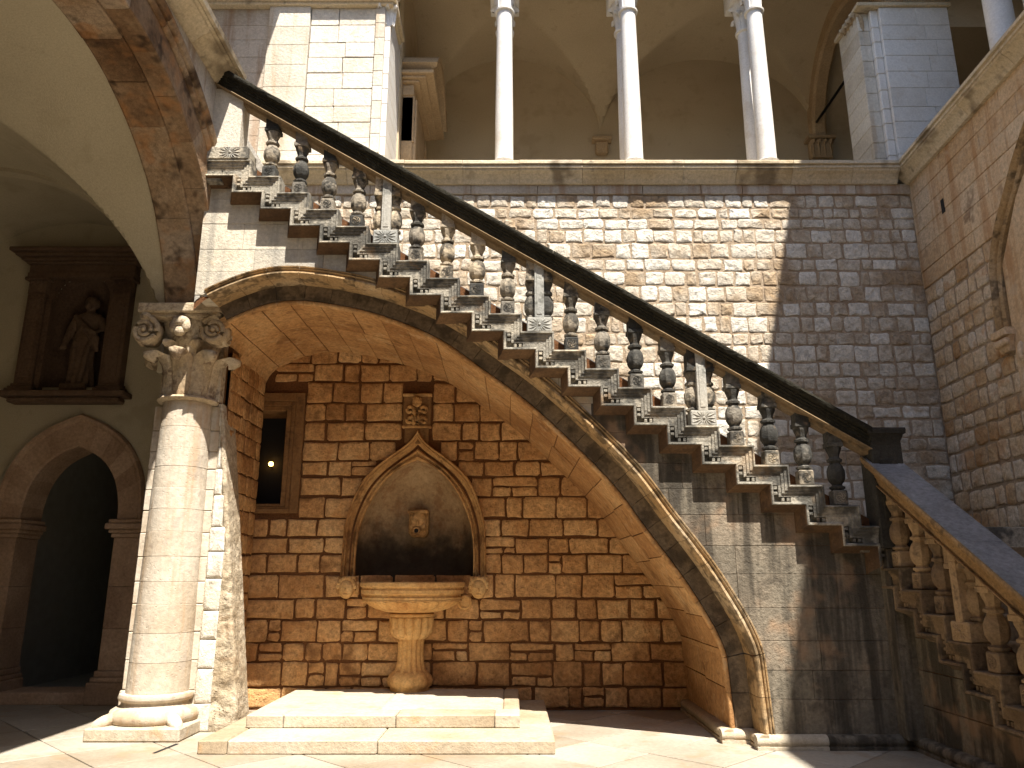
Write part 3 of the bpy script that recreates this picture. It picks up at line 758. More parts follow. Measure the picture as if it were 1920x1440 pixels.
# dentils
dn = []
t = .145
for k in range(5):
    x0 = -STEP_R - t + .055 + k * .054; dn.append(box(x0, x0 + .030, -.148, -.085, -t - .019, -t + .019, .003))
for k in range(2):
    z0 = -t - .075 - k * .054; dn.append(box(-t - .019, -t + .019, -.148, -.085, z0 - .030, z0, .003))
me_dent = mesh('dentil_row', merge(*dn), 'string')
me_step = mesh('step', box(-STEP_R + .002, -.003, -.15, YW - YS - .04, -STEP_H * 1.02, -.001, .006), 'string')
me_step_end = mesh('step', box(-STEP_R - .22, -.003, -.15, YW - YS - .04, -STEP_H * 1.02, -.001, .006), 'string')
def flight(n, start, ox, oz, place):
    for i in range(start, n):
        x, z = ox + i * STEP_R, oz - i * STEP_H
        place('step', me_step, x, 0, z); place('string_course', me_string, x, 0, z); place('string_cove', me_cove, x, 0, z); place('dentil_row', me_dent, x, 0, z)['kind'] = 'stuff'
def place_main(nm, me, x, y, z): return inst(nm, me, st, (x, YS + y, z))
flight(21, 0, NX0, NZ0, place_main)
place_main('step', mesh('step', box(-.6, -STEP_R - .002, -.15, YW - YS - .04, -.25, -.001, .006), 'string'), NX0, 0, NZ0)
v, f = [], []
for t_, d in SP + SC[1:]: v += [(-.57, -d, -t_), (-STEP_R - t_ - .001, -d, -t_)]
for k in range(len(SP) + len(SC) - 2): f.append((2 * k, 2 * k + 1, 2 * k + 3, 2 * k + 2))
place_main('string_course', mesh('string_course', (v, f), 'string'), NX0, 0, NZ0)
# right flight: comes towards the viewer
XF = 3.95; Y0R, Z0R = 8.31, 2.12
def place_right(nm, me, x, y, z): return inst(nm, me, st, (XF + y, Y0R - x, z), -math.pi / 2)
BR = {}
def brown(me, mat):
    if me.name not in BR:
        c = me.copy(); c.materials.clear(); c.materials.append(M[mat]); BR[me.name] = c
    return BR[me.name]
_pr = place_right
def place_right(nm, me, x, y, z): return _pr(nm, brown(me, 'string_shade_brown' if nm in ('step', 'string_course', 'dentil_row', 'string_cove') else 'baluster_bounce_brown'), x, y, z)
flight(11, 1, 0, Z0R, place_right)
# stair core & underside (solid body), landing
part('landing', box(3.56, XR, 7.98, YW - .02, 1.86, Z0R - .003, .006), 'string', st)
# --- balusters
BY = -.075
bal_prof = [(.054, .155), (.062, .16), (.064, .172), (.080, .178), (.082, .198), (.064, .206), (.054, .215), (.054, .226), (.072, .245), (.089, .28), (.094, .325), (.092, .37), (.075, .415), (.057, .44), (.056, .455), (.077, .462), (.079, .485), (.062, .495), (.053, .508), (.057, .535), (.072, .57), (.083, .60), (.083, .62)]
me_shaft = mesh('shaft', lathe(bal_prof, 8, (0, 0, 0), math.pi / 8), 'baluster', 22)
me_base = mesh('base_block', box(-.076, .076, -.076, .076, 0, .16, .012), 'baluster')
me_abac = mesh('abacus', merge(box(-.083, .083, -.083, .083, .615, .665, .006), box(-.072, .072, -.072, .072, .66, .86)), 'baluster')
sw = []
for k in range(5):
    a0 = 2 * math.pi * k / 5
    sw.append(tube([((.008 + .034 * t) * math.cos(a0 + 1.5 * t), -.078, .082 + (.008 + .034 * t) * math.sin(a0 + 1.5 * t)) for t in (0, .25, .5, .75, 1)], .005, 5))
sw.append(tube([(.048 * math.cos(2 * math.pi * k / 16), -.077, .082 + .048 * math.sin(2 * math.pi * k / 16)) for k in range(17)], .0035, 5))
me_swirl = mesh('swirl', merge(*sw), 'baluster', True)
me_hshaft = mesh('shaft', xf(lathe(bal_prof, 8, (0, 0, 0), math.pi / 8), Matrix.Diagonal((.9, .8, 1, 1))), 'baluster', 22)
me_post = mesh('pilaster', merge(box(-.052, .052, -.10, .0, .16, .88, .006), box(-.03, .03, -.106, -.09, .20, .66, .004)), 'post')
me_pbase = mesh('rosette_base', box(-.135, .135, -.105, .08, 0, .165, .01), 'post')
ro = [ball((0, -.108, .083), .017, .014, .017, 8, 6)]
for k in range(16):
    a = 2 * math.pi * k / 16; L_ = min(.118 / max(.01, abs(math.cos(a))), .066 / max(.01, abs(math.sin(a))))
    ro.append(tube([(.022 * math.cos(a), -.106, .083 + .022 * math.sin(a)), (.6 * L_ * math.cos(a), -.108, .083 + .6 * L_ * math.sin(a)), (L_ * math.cos(a), -.105, .083 + L_ * math.sin(a))], .005, 5, [.003, .007, .004]))
me_ros = mesh('rosette', merge(*ro), 'post', True)
me_pabac = mesh('abacus', merge(box(-.15, .15, -.09, .08, .60, .645, .006), box(-.14, .14, -.08, .07, .64, .86)), 'baluster')
def child(p, nm, me, loc=(0, 0, 0)):
    o = bpy.data.objects.new(nm, me); C.objects.link(o); o.parent = p; o.location = loc; return o
def baluster(place, x, z, post=False, k=lambda m: m):
    if not post:
        b = place('baluster', me_base, x - .155 + R.uniform(-.008, .008), BY + R.uniform(-.006, .006), z)
        b.rotation_euler = (R.uniform(-.012, .012), R.uniform(-.014, .014), b.rotation_euler.z + R.uniform(-.05, .05)); b.scale = (R.uniform(.95, 1.05), R.uniform(.96, 1.04), 1)
        child(b, 'shaft', k(me_shaft)); child(b, 'abacus', k(me_abac)); child(b, 'swirl', k(me_swirl))
    else:
        b = place('baluster_post', me_pbase, x - .155, BY, z)
        child(b, 'pilaster', k(me_post)); child(b, 'rosette', k(me_ros)); child(b, 'abacus', k(me_pabac))
        child(b, 'shaft', k(me_hshaft), (-.085, .02, 0)); child(b, 'shaft', k(me_hshaft), (.085, .02, 0))
for i in range(1, 20): baluster(place_main, NX0 + i * STEP_R, NZ0 - i * STEP_H, i % 5 == 0)
for i in range(2, 11): baluster(place_right, i * STEP_R, Z0R - i * STEP_H, i % 5 == 0, lambda m: brown(m, 'baluster_bounce_brown'))
# top pedestal against the arcade
part('end_pedestal', box(-3.52, -3.16, 7.88, 8.13, NZ0 + .16, NZ0 + .95, .01), 'ashlar', st)
b = part('rosette_base', box(-3.52, -3.03, 7.84, 8.13, NZ0, NZ0 + .158, .01), 'string', st)
inst('rosette', me_ros, b, (-3.24, 7.945, NZ0), 0)
# --- handrail: crusted slab, lighter moulding under it
def rail_pts(s0, s1, put, prof, jit=0.):
    sl = STEP_H / STEP_R; n = len(prof); m = max(1, round((s1 - s0) / .05)) if jit else 1; v = []
    for k in range(m + 1):
        s = s0 + (s1 - s0) * k / m
        for i, (a, z) in enumerate(prof):
            j = jit * noise.noise(Vector((s * 9, i * 3.7, 1.3))) if jit and i < 7 else 0
            v.append(put(s, a + j * .6, -sl * s + z + j))
    f = [tuple(range(n)), tuple(m * n + i for i in range(n))[::-1]]
    for k in range(m): f += [(k * n + i, k * n + (i + 1) % n, (k + 1) * n + (i + 1) % n, (k + 1) * n + i) for i in range(n)]
    return v, f
RP = [(-.275, -.055), (-.28, -.03), (-.275, -.008), (-.255, 0), (.09, 0), (.10, -.012), (.10, -.05), (.06, -.075), (.04, -.15), (.03, -.225), (-.195, -.225), (-.20, -.205), (-.215, -.175), (-.213, -.15), (-.228, -.14), (-.226, -.115), (-.245, -.105), (-.243, -.085), (-.262, -.075)]
RL = [(-.17, -.223), (-.222, -.223), (-.226, -.232), (-.205, -.24), (-.15, -.243), (-.145, -.272), (-.135, -.28), (.01, -.28), (.02, -.24), (.02, -.223)]
RT = [(-.262, -.004), (-.262, .004), (.092, .004), (.092, -.004)]
def rail_run(put, ss, topmat):
    for a, b in zip(ss, ss[1:]):
        r = part('handrail', rail_pts(a + .003, b - .003, put, RP, .010 if topmat is None else 0), 'rail' if topmat is None else topmat[0], st)
        part('rail_moulding', rail_pts(a + .003, b - .003, put, RL), 'rail_low' if topmat is None else topmat[1], r)
        if topmat: part('rail_top', rail_pts(a + .003, b - .003, put, RT), 'rail_top', r)
RH = .915
def put_main(s, a, z): return (NX0 + s, YS + a, NZ0 + RH + z)
rail_run(put_main, [-.52, .85, 1.72, 3.44, 5.16, 6.72], None)
def put_right(s, a, z): return (XF + a, Y0R - s, Z0R + RH + z)
rail_run(put_right, [.30, 1.9, 3.5], ('rail_edge', 'rail_edge'))
# newel
nx, ny = 3.87, 7.95
nw = part('newel_post', box(nx - .15, nx + .17, ny - .12, ny + .16, 1.90, 2.98, .01), 'newel', st)
cp = [(.16, 2.90), (.165, 2.94), (.175, 2.95), (.185, 2.99), (.205, 3.03), (.21, 3.05), (.235, 3.06), (.24, 3.10), (.235, 3.12), (.05, 3.13)]
part('newel_cap', lathe([(r * 1.15, z) for r, z in cp], 4, (nx + .01, ny + .02, 0), math.pi / 4), 'newel', nw)
part('newel_panel', box(nx - .09, nx + .11, ny - .13, ny - .11, 2.15, 2.8, .01), 'newel', nw)
part('newel_pier', box(nx - .10, nx + .16, ny - .08, ny + .2, .1, 1.9, .01), 'stair_wall', st)
# right flight wall facing left, ashlar
RF = Plane((XF, Y0R, 0), (0, -1, 0), (-1, 0, 0))
zs = courses(.12, 2.0, .33, .1)
for z0, z1 in zip(zs, zs[1:]):
    for u0, u1, _, _ in lay([z0, z1], lambda a, b: [(.26, 4.2)], .7, .3):
        m = 6; top, bot = [], []
        for i in range(m + 1):
            u = u0 + .003 + (u1 - u0 - .006) * i / m; tt = min(z1 - .003, Z0R - .602 * u - .29); bb = z0 + .003
            if tt - bb > .015: top.append((u, tt)); bot.append((u, bb))
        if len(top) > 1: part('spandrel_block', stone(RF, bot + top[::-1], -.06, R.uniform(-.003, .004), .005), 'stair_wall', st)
part('spandrel_bed', ([RF(.2, 0, -.012), RF(4.2, 0, -.012), RF(3.9, .0, -.012), RF(.2, Z0R - .15, -.012)], [(0, 1, 2, 3)]), 'mortar_brown', st)
part('base_moulding', extr(base_prof(0), .26, 4.0, lambda s, y, z: (XF + y, Y0R - s, z)), 'stair_wall', st, 40)
# iron wall rail
wr = thing('wall_handrail', 'thin black iron handrail fixed along the rubble wall above the stairs', 'handrail', (0, YW, 0))
part('bar', tube([(-2.9, YW - .1, nose(-2.9) + .72), (3.4, YW - .1, nose(3.4) + .72)], .02, 8), 'iron', wr, True)
for k in range(6):
    x = -2.6 + k * 1.15; part('bracket', tube([(x, YW - .1, nose(x) + .715), (x, YW - .1, nose(x) + .66), (x, YW + .02, nose(x) + .64)], .009), 'iron', wr)

# ================================================================== LEFT: ARCADE COLUMN
CX, CY = -3.85, 8.87
def leaf(cx, cy, z0, ang, r0, h, w, out, th=.035):
    prof = [(0, 0), (.02, .22), (.05, .48), (.14, .74), (.42, .93), (.80, 1.0), (1.0, .93), (.98, .82)]
    wid = [.75, .92, 1.05, 1.1, 1.0, .8, .55, .3]
    ca, sa = math.cos(ang), math.sin(ang); v, f = [], []; m = 7
    for side in (0, 1):
        for k, ((o, t), q) in enumerate(zip(prof, wid)):
            for i in range(m):
                s = -1 + 2 * i / (m - 1)
                lob = (.012 if i % 2 else -.004) * (1 if k < 6 else .4)
                r = r0 + out * o - .05 * s * s - (th if side else 0) + (lob if not side else 0); x = s * w * q / 2
                v.append((cx + r * ca - x * sa, cy + r * sa + x * ca, z0 + h * t - (.03 * h * abs(s) if k > 3 else 0) - (th * .6 if side and k > 4 else 0)))
    K = len(prof)
    def id_(s, k, i): return s * K * m + k * m + i
    for k in range(K - 1):
        for i in range(m - 1):
            f.append((id_(0, k, i), id_(0, k, i + 1), id_(0, k + 1, i + 1), id_(0, k + 1, i)))
            f.append((id_(1, k, i), id_(1, k + 1, i), id_(1, k + 1, i + 1), id_(1, k, i + 1)))
    for k in range(K - 1):
        for i in (0, m - 1): f.append((id_(0, k, i), id_(0, k + 1, i), id_(1, k + 1, i), id_(1, k, i)))
    for k in (0, K - 1):
        for i in range(m - 1): f.append((id_(0, k, i), id_(0, k, i + 1), id_(1, k, i + 1), id_(1, k, i)))
    return v, f
def volute(cx, cy, cz, R_, s, ang, th=.12):
    """spiral scroll facing direction ang"""
    pts = []
    for k in range(40):
        t = k / 39; a = math.pi * .5 + s * t * 2 * math.pi * 2.1; r = R_ * (1 - .82 * t)
        pts.append((r * math.cos(a), -.02 - .03 * t, r * math.sin(a)))
    tb = tube(pts, .03, 7, [.036 - .018 * k / 39 for k in range(40)])
    dk = xf(lathe([(R_ * .9, 0), (R_ * 1.02, .02), (R_ * 1.02, th - .02), (R_ * .9, th)], 24), Matrix.Rotation(math.radians(-90), 4, 'X'))
    vf = merge(tb, dk, ball((0, -.055, 0), .03, .03, .03, 8, 6))
    return xf(vf, Matrix.Translation((cx, cy, cz)) @ Matrix.Rotation(ang + math.pi / 2, 4, 'Z'))
def arcade_column(cy, label, detail=True):
    t = thing('arcade_column', label, 'column', (CX, cy, 0), 'arcade columns along the portico')
    part('plinth', box(CX - .49, CX + .49, cy - .52, cy + .5, 0, .13, .015, .004), 'step', t)
    part('base', lathe([(.42, .12), (.455, .145), (.465, .20), (.445, .25), (.40, .275), (.365, .285), (.345, .32), (.345, .335), (.375, .345), (.39, .375), (.375, .41), (.34, .42)], 36, (CX, cy, 0)), 'column', t, 50)
    for sx in (-1, 1):
        for sy in (-1, 1):
            part('spur_leaf', xf(ball((0, 0, 0), .15, .07, .065, 12, 8), Matrix.Translation((CX + sx * .36, cy + sy * .36, .165)) @ Matrix.Rotation(math.atan2(sy, sx), 4, 'Z') @ Matrix.Rotation(.35, 4, 'Y')), 'column', t, True)
    js = [.42, .73, 1.03, 1.33, 1.57, 1.84, 2.11, 2.36, 2.60, 2.84, 3.05, 3.3, 3.6]
    for a, b in zip(js, js[1:]):
        r0 = .322 - .045 * (a - .42) / 3.2; r1 = .322 - .045 * (b - .42) / 3.2; e = R.uniform(-.002, .003)
        part('shaft_drum', lathe([(r0 + e - .004, a + .0005), (r0 + e, a + .0035), (r1 + e, b - .0035), (r1 + e - .004, b - .0005)], 40, (CX, cy, 0)), 'column', t, 40)
    for a, b in zip(js, js[1:]):
        part('pier_block', box(CX - .42, CX + .40, cy + .05, cy + .75, a + .003, b - .003, .008, .002), 'column', t)
    part('pier_block', box(CX - .44, CX + .42, cy + .04, cy + .75, .0, .417, .012), 'column', t)
    part('astragal', lathe([(.27, 3.60), (.33, 3.605), (.35, 3.63), (.33, 3.655), (.28, 3.665)], 36, (CX, cy, 0)), 'capital', t, 50)
    part('bell', merge(lathe([(.275, 3.65), (.285, 3.8), (.30, 4.1), (.34, 4.4), (.40, 4.58)], 28, (CX, cy, 0)), box(CX - .36, CX + .36, cy + .0, cy + .74, 3.64, 4.58)), 'capital', t, 50)
    part('abacus', merge(box(CX - .50, CX + .50, cy - .50, cy + .74, 4.60, 4.715, .015), box(CX - .45, CX + .45, cy - .45, cy + .74, 4.55, 4.605, .01)), 'capital', t)
    for k in range(8):
        a = -math.pi / 2 + k * math.pi / 4
        if math.sin(a) > .5: continue
        part('acanthus_leaf', leaf(CX, cy, 3.66, a, .30, .52, .25, .28, .075), 'capital', t, 60)
    for k in (-1, 1):
        part('acanthus_leaf', leaf(CX, cy, 3.95, -math.pi / 2 + k * math.pi / 8 * 1.2, .30, .36, .17, .15), 'capital', t, 60)
    for s, px, py, an in ((-1, CX - .40, cy - .44, -math.pi / 2), (1, CX + .40, cy - .44, -math.pi / 2), (1, CX + .46, cy - .30, 0), (-1, CX - .46, cy - .30, math.pi)):
        part('volute', volute(px, py, 4.39, .155, s, an, .14), 'capital', t, 50)
        part('scroll_tip', volute(px + .0, py + .0, 4.55, .045, -s, an, .08), 'capital', t, 50)
    part('flower', merge(ball((CX, cy - .44, 4.50), .11, .07, .07, 12, 8), ball((CX - .075, cy - .46, 4.44), .05, .04, .075, 10, 7), ball((CX + .075, cy - .46, 4.44), .05, .04, .075, 10, 7), ball((CX, cy - .45, 4.38), .075, .05, .06, 10, 7)), 'capital', t, True)
    return t
arcade_column(CY, 'sunlit stone column with carved scroll capital between archway and fountain')
arcade_column(CY - 5.8, 'second arcade column with carved scroll capital further along the portico')
# rubble shoulder to the right of the column
sh = thing('rubble_buttress', 'rough crumbling stone buttress standing against the column and fountain recess', 'buttress', (-3.3, 9.2, 0))
SH = Plane((0, 8.90, 0), (1, 0, 0), (0, -1, 0))
def edge_x(z): return -2.95 - .135 * z
v, f = [], []
for k in range(13):
    z = 3.62 * k / 12; v += [(-3.47, 8.915, z), (edge_x(z) - .03, 8.915, z), (edge_x(z) - .06, 9.3, z), (-3.47, 9.3, z)]
    if k:
        a = 4 * k - 4
        for i in range(4): f.append((a + i, a + (i + 1) % 4, a + 4 + (i + 1) % 4, a + 4 + i))
f += [(0, 1, 2, 3), (48, 49, 50, 51)]
part('mortar_core', (v, f), 'rough_pier', sh)
zs = courses(0.0, 3.62, .30, .2)
for z0, z1 in zip(zs, zs[1:]):
    xr = edge_x((z0 + z1) / 2)
    mid = min(-3.445 + .17, xr - .06)
    part('dressed_block', stone(SH, outline(-3.455, mid, z0 + .004, z1 - .004, .012, .004), -.05, .012, .01, .004, .003), 'pier', sh, 45)
v, f = [], []; nu, nv = 22, 110
for j in range(nv + 1):
    z = 3.62 * j / nv; xe = edge_x(z); xm = min(-3.275, xe - .06)
    path = [(xm, 8.895), (xe - .035, 8.885), (xe - .008, 8.91), (xe - .02, 9.32)]
    for p in resample(path, nu):
        P = Vector((p[0], p[1], z)); w = .5 + .5 * min(1, max(0, (2.6 - z) / 1.2))
        k = noise.noise(P * 5.5) * .030 + noise.noise(P * 13) * .022 + noise.noise(P * 29) * .012
        g = abs(((z + .04 * noise.noise(P * 3)) / .29) % 1 - .5)
        if g > .46: k -= .014
        c = Vector((.45, -.9, 0)); v.append(tuple(P + c * k * w))
for j in range(nv):
    for i in range(nu): a_ = j * (nu + 1) + i; f.append((a_, a_ + 1, a_ + nu + 2, a_ + nu + 1))
part('crumbled_face', (v, f), 'rough_pier', sh, 55)
part('capping', box(-3.48, -3.425, 9.0, 9.4, 3.60, 4.3, .01), 'fount', sh)
# left flank of the recess
LW = thing('recess_side_wall', 'narrow shaded brick-like side wall closing the fountain recess behind the column', 'wall', (-3.43, 9.5, 0))
LF = Plane((-3.43, 8.95, 0), (0, 1, 0), (1, 0, 0))
part('mortar_bed', box(-3.75, -3.43, 9.0, YW, 0, 4.5), 'mortar_brown', LW)
items = []
for u0, u1, z0, z1 in lay(courses(.02, 4.3, .24, .2), lambda a, b: [(.07, 1.34)], .22, .35):
    g = .010; items.append(((u1 - u0) * (z1 - z0), rough_stone(LF, u0 + g, u1 - g, z0 + g, z1 - g, .025, .010, .012, .006, .009)))
put_stones(items, 'fount', LW, 'stone', 75)

# ================================================================== LEFT: ARCADE ARCH
AY, AZ, AR = 6.0, 3.96, 2.66
aa = thing('arcade_arch', 'brown stained double order stone arch springing from the column capital', 'arch', (-3.8, AY, 4.7))
def arcpath(a0, a1, m):
    P, Q = [], []
    for k in range(m + 1):
        a = math.radians(a0 + (a1 - a0) * k / m); P.append((AY + AR * math.cos(a), AZ + AR * math.sin(a))); Q.append((math.cos(a), math.sin(a)))
    return P, Q
def putA(y, z, x): return (x, y, z)
A0, A1 = 16.2, 163.8; NA = 13
for k in range(NA):
    a, b = A0 + (A1 - A0) * k / NA, A0 + (A1 - A0) * (k + 1) / NA
    P, Q = arcpath(a + .04, b - .04, 6); j = R.uniform(-.006, .006)
    part('inner_voussoir', sweep(P, Q, [(j + .014, -4.12), (j, -4.10), (j, -3.745), (j + .014, -3.73), (.3, -3.73), (.3, -4.12)], putA), 'arcade', aa)
    h = (b - a) * .37; P, Q = arcpath(max(A0, a - h) + .04, b - h - .04 if k < NA - 1 else A1, 6); j = .035 + R.uniform(-.005, .005)
    part('outer_voussoir', sweep(P, Q, [(j + .0, -3.728), (j, -3.515), (j + .012, -3.50), (.36, -3.50), (.36, -3.728)], putA), 'arcade', aa)
    part('hood_moulding', sweep(P, Q, [(.362, -3.6), (.362, -3.49), (.38, -3.47), (.41, -3.455), (.425, -3.475), (.44, -3.48), (.455, -3.44), (.50, -3.415), (.53, -3.42), (.54, -3.445), (.565, -3.445), (.58, -3.47), (.58, -3.6)], putA), 'arcade', aa, 35)
# spandrel strips
v, f = [], []; n_ = 60
for i in range(n_ + 1):
    y = 2.9 + (8.04 - 2.9) * i / n_; d = y - AY; r = AR + .55
    zb = AZ + math.sqrt(r * r - d * d) if abs(d) < r else AZ
    v += [(-3.495, y, min(zb, 7.24)), (-3.495, y, 7.26)]
    if i: f.append((2 * i - 2, 2 * i, 2 * i + 1, 2 * i - 1))
part('spandrel', (v, f), 'frieze', aa)
part('wall_core', box(-3.72, -3.51, 8.78, 9.7, 4.72, 7.26), 'pier', aa)
# cornice of the left gallery
ys = [8.06]
while ys[-1] > 1: ys.append(ys[-1] - R.uniform(.8, 1.1))
CPL = [(-.2, 7.26), (.0, 7.26), (.04, 7.27), (.07, 7.31), (.14, 7.36), (.20, 7.385), (.21, 7.41), (.24, 7.415), (.24, 7.44), (.275, 7.445), (.285, 7.50), (.27, 7.515), (-.2, 7.515)]
for a, b in zip(ys, ys[1:]): part('cornice_block', extr(CPL, b + .002, a - .002, lambda s, d, z: (-3.50 + d, s, z)), 'cornice', aa)
part('springer_block', box(-3.56, -3.40, 8.06, 8.80, 4.66, 4.80, .01), 'stair_upper', aa)
part('gallery_wall', box(-3.75, -3.5, -8, 2.9, 6.7, 7.26), 'walls_plain', aa)

# ================================================================== LEFT: PORTICO
XC, HB, ZC = -6.66, 2.54, 3.96
YE = 10.8
pv = thing('portico_vault', 'plastered groin vault over the shaded portico behind the arcade', 'vault', (XC, 6, 3.9))
def zA(y, c=AY, h=2.72): return ZC + 2.70 * math.sqrt(max(0, 1 - ((y - c) / h) ** 2))
def zB(x, rise=2.70): return ZC + rise * math.sqrt(max(0, 1 - ((x - XC) / HB) ** 2))
def sheet(nx, ny, x0, x1, y0, y1, fn):
    v = [(x0 + (x1 - x0) * i / nx, y0 + (y1 - y0) * j / ny) for j in range(ny + 1) for i in range(nx + 1)]
    v = [(x, y, fn(x, y)) for x, y in v]
    return v, [(j * (nx + 1) + i, j * (nx + 1) + i + 1, (j + 1) * (nx + 1) + i + 1, (j + 1) * (nx + 1) + i) for j in range(ny) for i in range(nx)]
part('vault_web', sheet(110, 120, XC - HB, XC + HB, AY - 2.72, AY + 2.72, lambda x, y: max(zA(y), zB(x))), 'plaster', pv, 25)
part('end_web', sheet(60, 4, XC - HB, XC + HB, AY + 2.72, YE + .02, lambda x, y: zB(x, 2.95)), 'plaster', pv, 25)
P = [(XC + HB * math.cos(math.radians(a)), ZC + 2.72 * math.sin(math.radians(a))) for a in range(0, 181, 4)]
Q = [(math.cos(math.radians(a)), math.sin(math.radians(a))) for a in range(0, 181, 4)]
part('wall_rib', sweep(P, Q, [(-.07, 8.70), (-.07, 8.86), (.3, 8.86), (.3, 8.70)], lambda x, z, y: (x, y, z)), 'plaster', pv, 30)
part('gallery_floor', box(-9.5, -3.76, -8, 10.9, 6.95, 7.2), 'walls_plain', pv)
part('near_ceiling', box(-9.2, -3.76, -8, AY - 2.72, 6.6, 6.7), 'plaster', pv)
ow = thing('portico_outer_wall', 'plain plastered long side wall of the portico', 'wall', (-9.3, 2, 0))
part('wall', box(-9.5, -9.2, -8, YE + .3, 0, 12), 'plaster', ow)
# end wall with door and shrine openings
ew = thing('portico_end_wall', 'olive plastered end wall holding the pointed doorway and statue shrine', 'wall', (-6.6, YE, 0))
DX = -6.17
DI = [(.675, 0), (.675, 2.38), (.66, 2.62), (.585, 2.92), (.42, 3.18), (.22, 3.33), (0, 3.43)]
DO = [(1.04, 0), (1.04, 2.38), (1.03, 2.66), (.95, 3.06), (.74, 3.44), (.42, 3.71), (0, 3.90)]
NX_, NW_, NZa, NZb = -6.42, .43, 4.30, 5.62
strips = []
lv = sorted(set([i * .06 for i in range(0, 125)] + [NZa, NZb + .43]))
for z0, z1 in zip(lv, lv[1:]):
    H = []; zm = (z0 + z1) / 2
    if zm < 3.4: h = half_at(DI, zm); H.append((DX - h - .05, DX + h + .05))
    if NZa < zm < NZb + .43:
        h = NW_ if zm < NZb else math.sqrt(max(0, .43 ** 2 - (zm - NZb) ** 2)); H.append((NX_ - h, NX_ + h))
    for a, b in cut(-9.25, -3.9, H): strips.append(([(a, YE, z0), (b, YE, z0), (b, YE, z1), (a, YE, z1)], [(0, 1, 2, 3)]))
part('plaster_face', merge(*strips), 'plaster', ew)
part('side_return', box(-4.27, -3.76, CY + .76, YE + .1, 0, 4.7), 'plaster', ew)
# doorway
dw = thing('pointed_doorway', 'dark pointed doorway with moulded brown stone surround below the statue shrine', 'doorway', (DX, YE, 0))
def dsym(poly):
    a = resample(catmull([(-h, z) for h, z in poly[1:]], 6), 14); b = [(-p[0], p[1]) for p in a[::-1]]
    return a + b[1:]
di, do_ = dsym(DI), dsym(DO)
nb = 14
for k in range(nb):
    i0, i1 = 2 * k, 2 * k + 2; v, f = [], []
    for i in range(i0, i1 + 1):
        for t, d in ((0, -.45), (0, .04), (.05, .06), (.78, .06), (.80, .075), (.86, .10), (.95, .105), (1, .06), (1, -.02)):
            v.append((DX + di[i][0] + (do_[i][0] - di[i][0]) * t, YE - d, di[i][1] + (do_[i][1] - di[i][1]) * t))
    m = 9
    for i in range(i1 - i0):
        for q in range(m): r_ = (q + 1) % m; f.append((i * m + q, i * m + r_, (i + 1) * m + r_, (i + 1) * m + q))
    f += [tuple(range(m)), tuple((i1 - i0) * m + q for q in range(m))]
    part('voussoir', (v, f), 'door_stone', dw)
for s in (-1, 1):
    a, b = sorted((DX + s * .675, DX + s * 1.03))
    zz = [.42, .95, 1.5, 2.15]
    for z0, z1 in zip(zz, zz[1:]): part('jamb_block', box(a, b, YE - .06, YE + .45, z0 + .002, z1 - .002, .006), 'door_stone', dw)
    for z0, z1, e in ((2.15, 2.21, .03), (2.21, 2.26, .06), (2.26, 2.34, .10), (2.34, 2.40, .07)): part('impost', box(a - e, b + e, YE - .06 - e, YE + .45, z0, z1 - .001, .01), 'door_stone', dw)
    for z0, z1, e in ((0, .28, .09), (.28, .34, .06), (.34, .42, .03)): part('jamb_base', box(a - e, b + e, YE - .06 - e, YE + .45, z0, z1 - .001, .012), 'door_stone', dw)
part('threshold', box(DX - .9, DX + .9, YE - .1, YE + .5, 0, .15, .01), 'door_stone', dw)
part('passage', merge(box(DX - 1.3, DX - 1.25, YE + .45, YE + 5, 0, 3.9), box(DX + 1.25, DX + 1.3, YE + .45, YE + 5, 0, 3.9), box(DX - 1.3, DX + 1.3, YE + 5, YE + 5.1, 0, 3.9), box(DX - 1.3, DX + 1.3, YE + .45, YE + 5, 3.9, 4), box(DX - 1.3, DX + 1.3, YE + .45, YE + 5, -.05, .0)), 'room', dw)
# shrine
sr = thing('statue_shrine', 'brown stone shrine frame with pilasters and cornice high on the portico wall', 'shrine', (NX_, YE, 4.05))
for s in (-1, 1):
    c = NX_ + s * .63
    p = part('pilaster', box(c - .13, c + .13, YE - .16, YE + .02, 4.30, 5.72, .01), 'shrine', sr)
    part('pilaster_panel', box(c - .08, c + .08, YE - .175, YE - .15, 4.42, 5.6, .008), 'shrine', p)
    part('pilaster_base', merge(box(c - .20, c + .20, YE - .24, YE, 4.20, 4.24, .008), box(c - .18, c + .18, YE - .21, YE, 4.24, 4.28, .01), box(c - .155, c + .155, YE - .185, YE, 4.28, 4.32, .008)), 'shrine', p)
    cap = [box(c - .18, c + .18, YE - .21, YE, 5.90, 5.95, .008), box(c - .13, c + .13, YE - .16, YE, 5.70, 5.91)]
    for k in range(3): cap.append(leaf(c + (k - 1) * .09, YE - .02, 5.70, -math.pi / 2, .13, .19, .11, .06, .02))
    part('pilaster_capital', merge(*cap), 'shrine', p)
    part('niche_jamb', box(*sorted((NX_ + s * .425, NX_ + s * .505)), YE - .10, YE + .02, 4.19, 5.63, .006), 'shrine', sr)
    part('spandrel', stone(Plane((NX_, YE, 0), (s, 0, 0), (0, -1, 0)), [(.43, 5.62), (.5, 5.62), (.5, 6.12), (0, 6.12), (0, 6.05)] + [(.43 * math.sin(math.radians(t)), 5.62 + .43 * math.cos(math.radians(t))) for t in (15, 30, 45, 60, 75)], -.02, .07, .004), 'shrine', sr)
for z0, z1, e, yy in ((5.95, 6.03, .80, .18), (6.03, 6.16, .79, .165), (6.16, 6.20, .83, .21), (6.20, 6.25, .88, .26), (6.25, 6.30, .94, .32), (6.30, 6.36, 1.0, .38)):
    part('entablature', box(NX_ - e, NX_ + e, YE - yy, YE + .02, z0, z1 - .001, .01), 'shrine', sr)
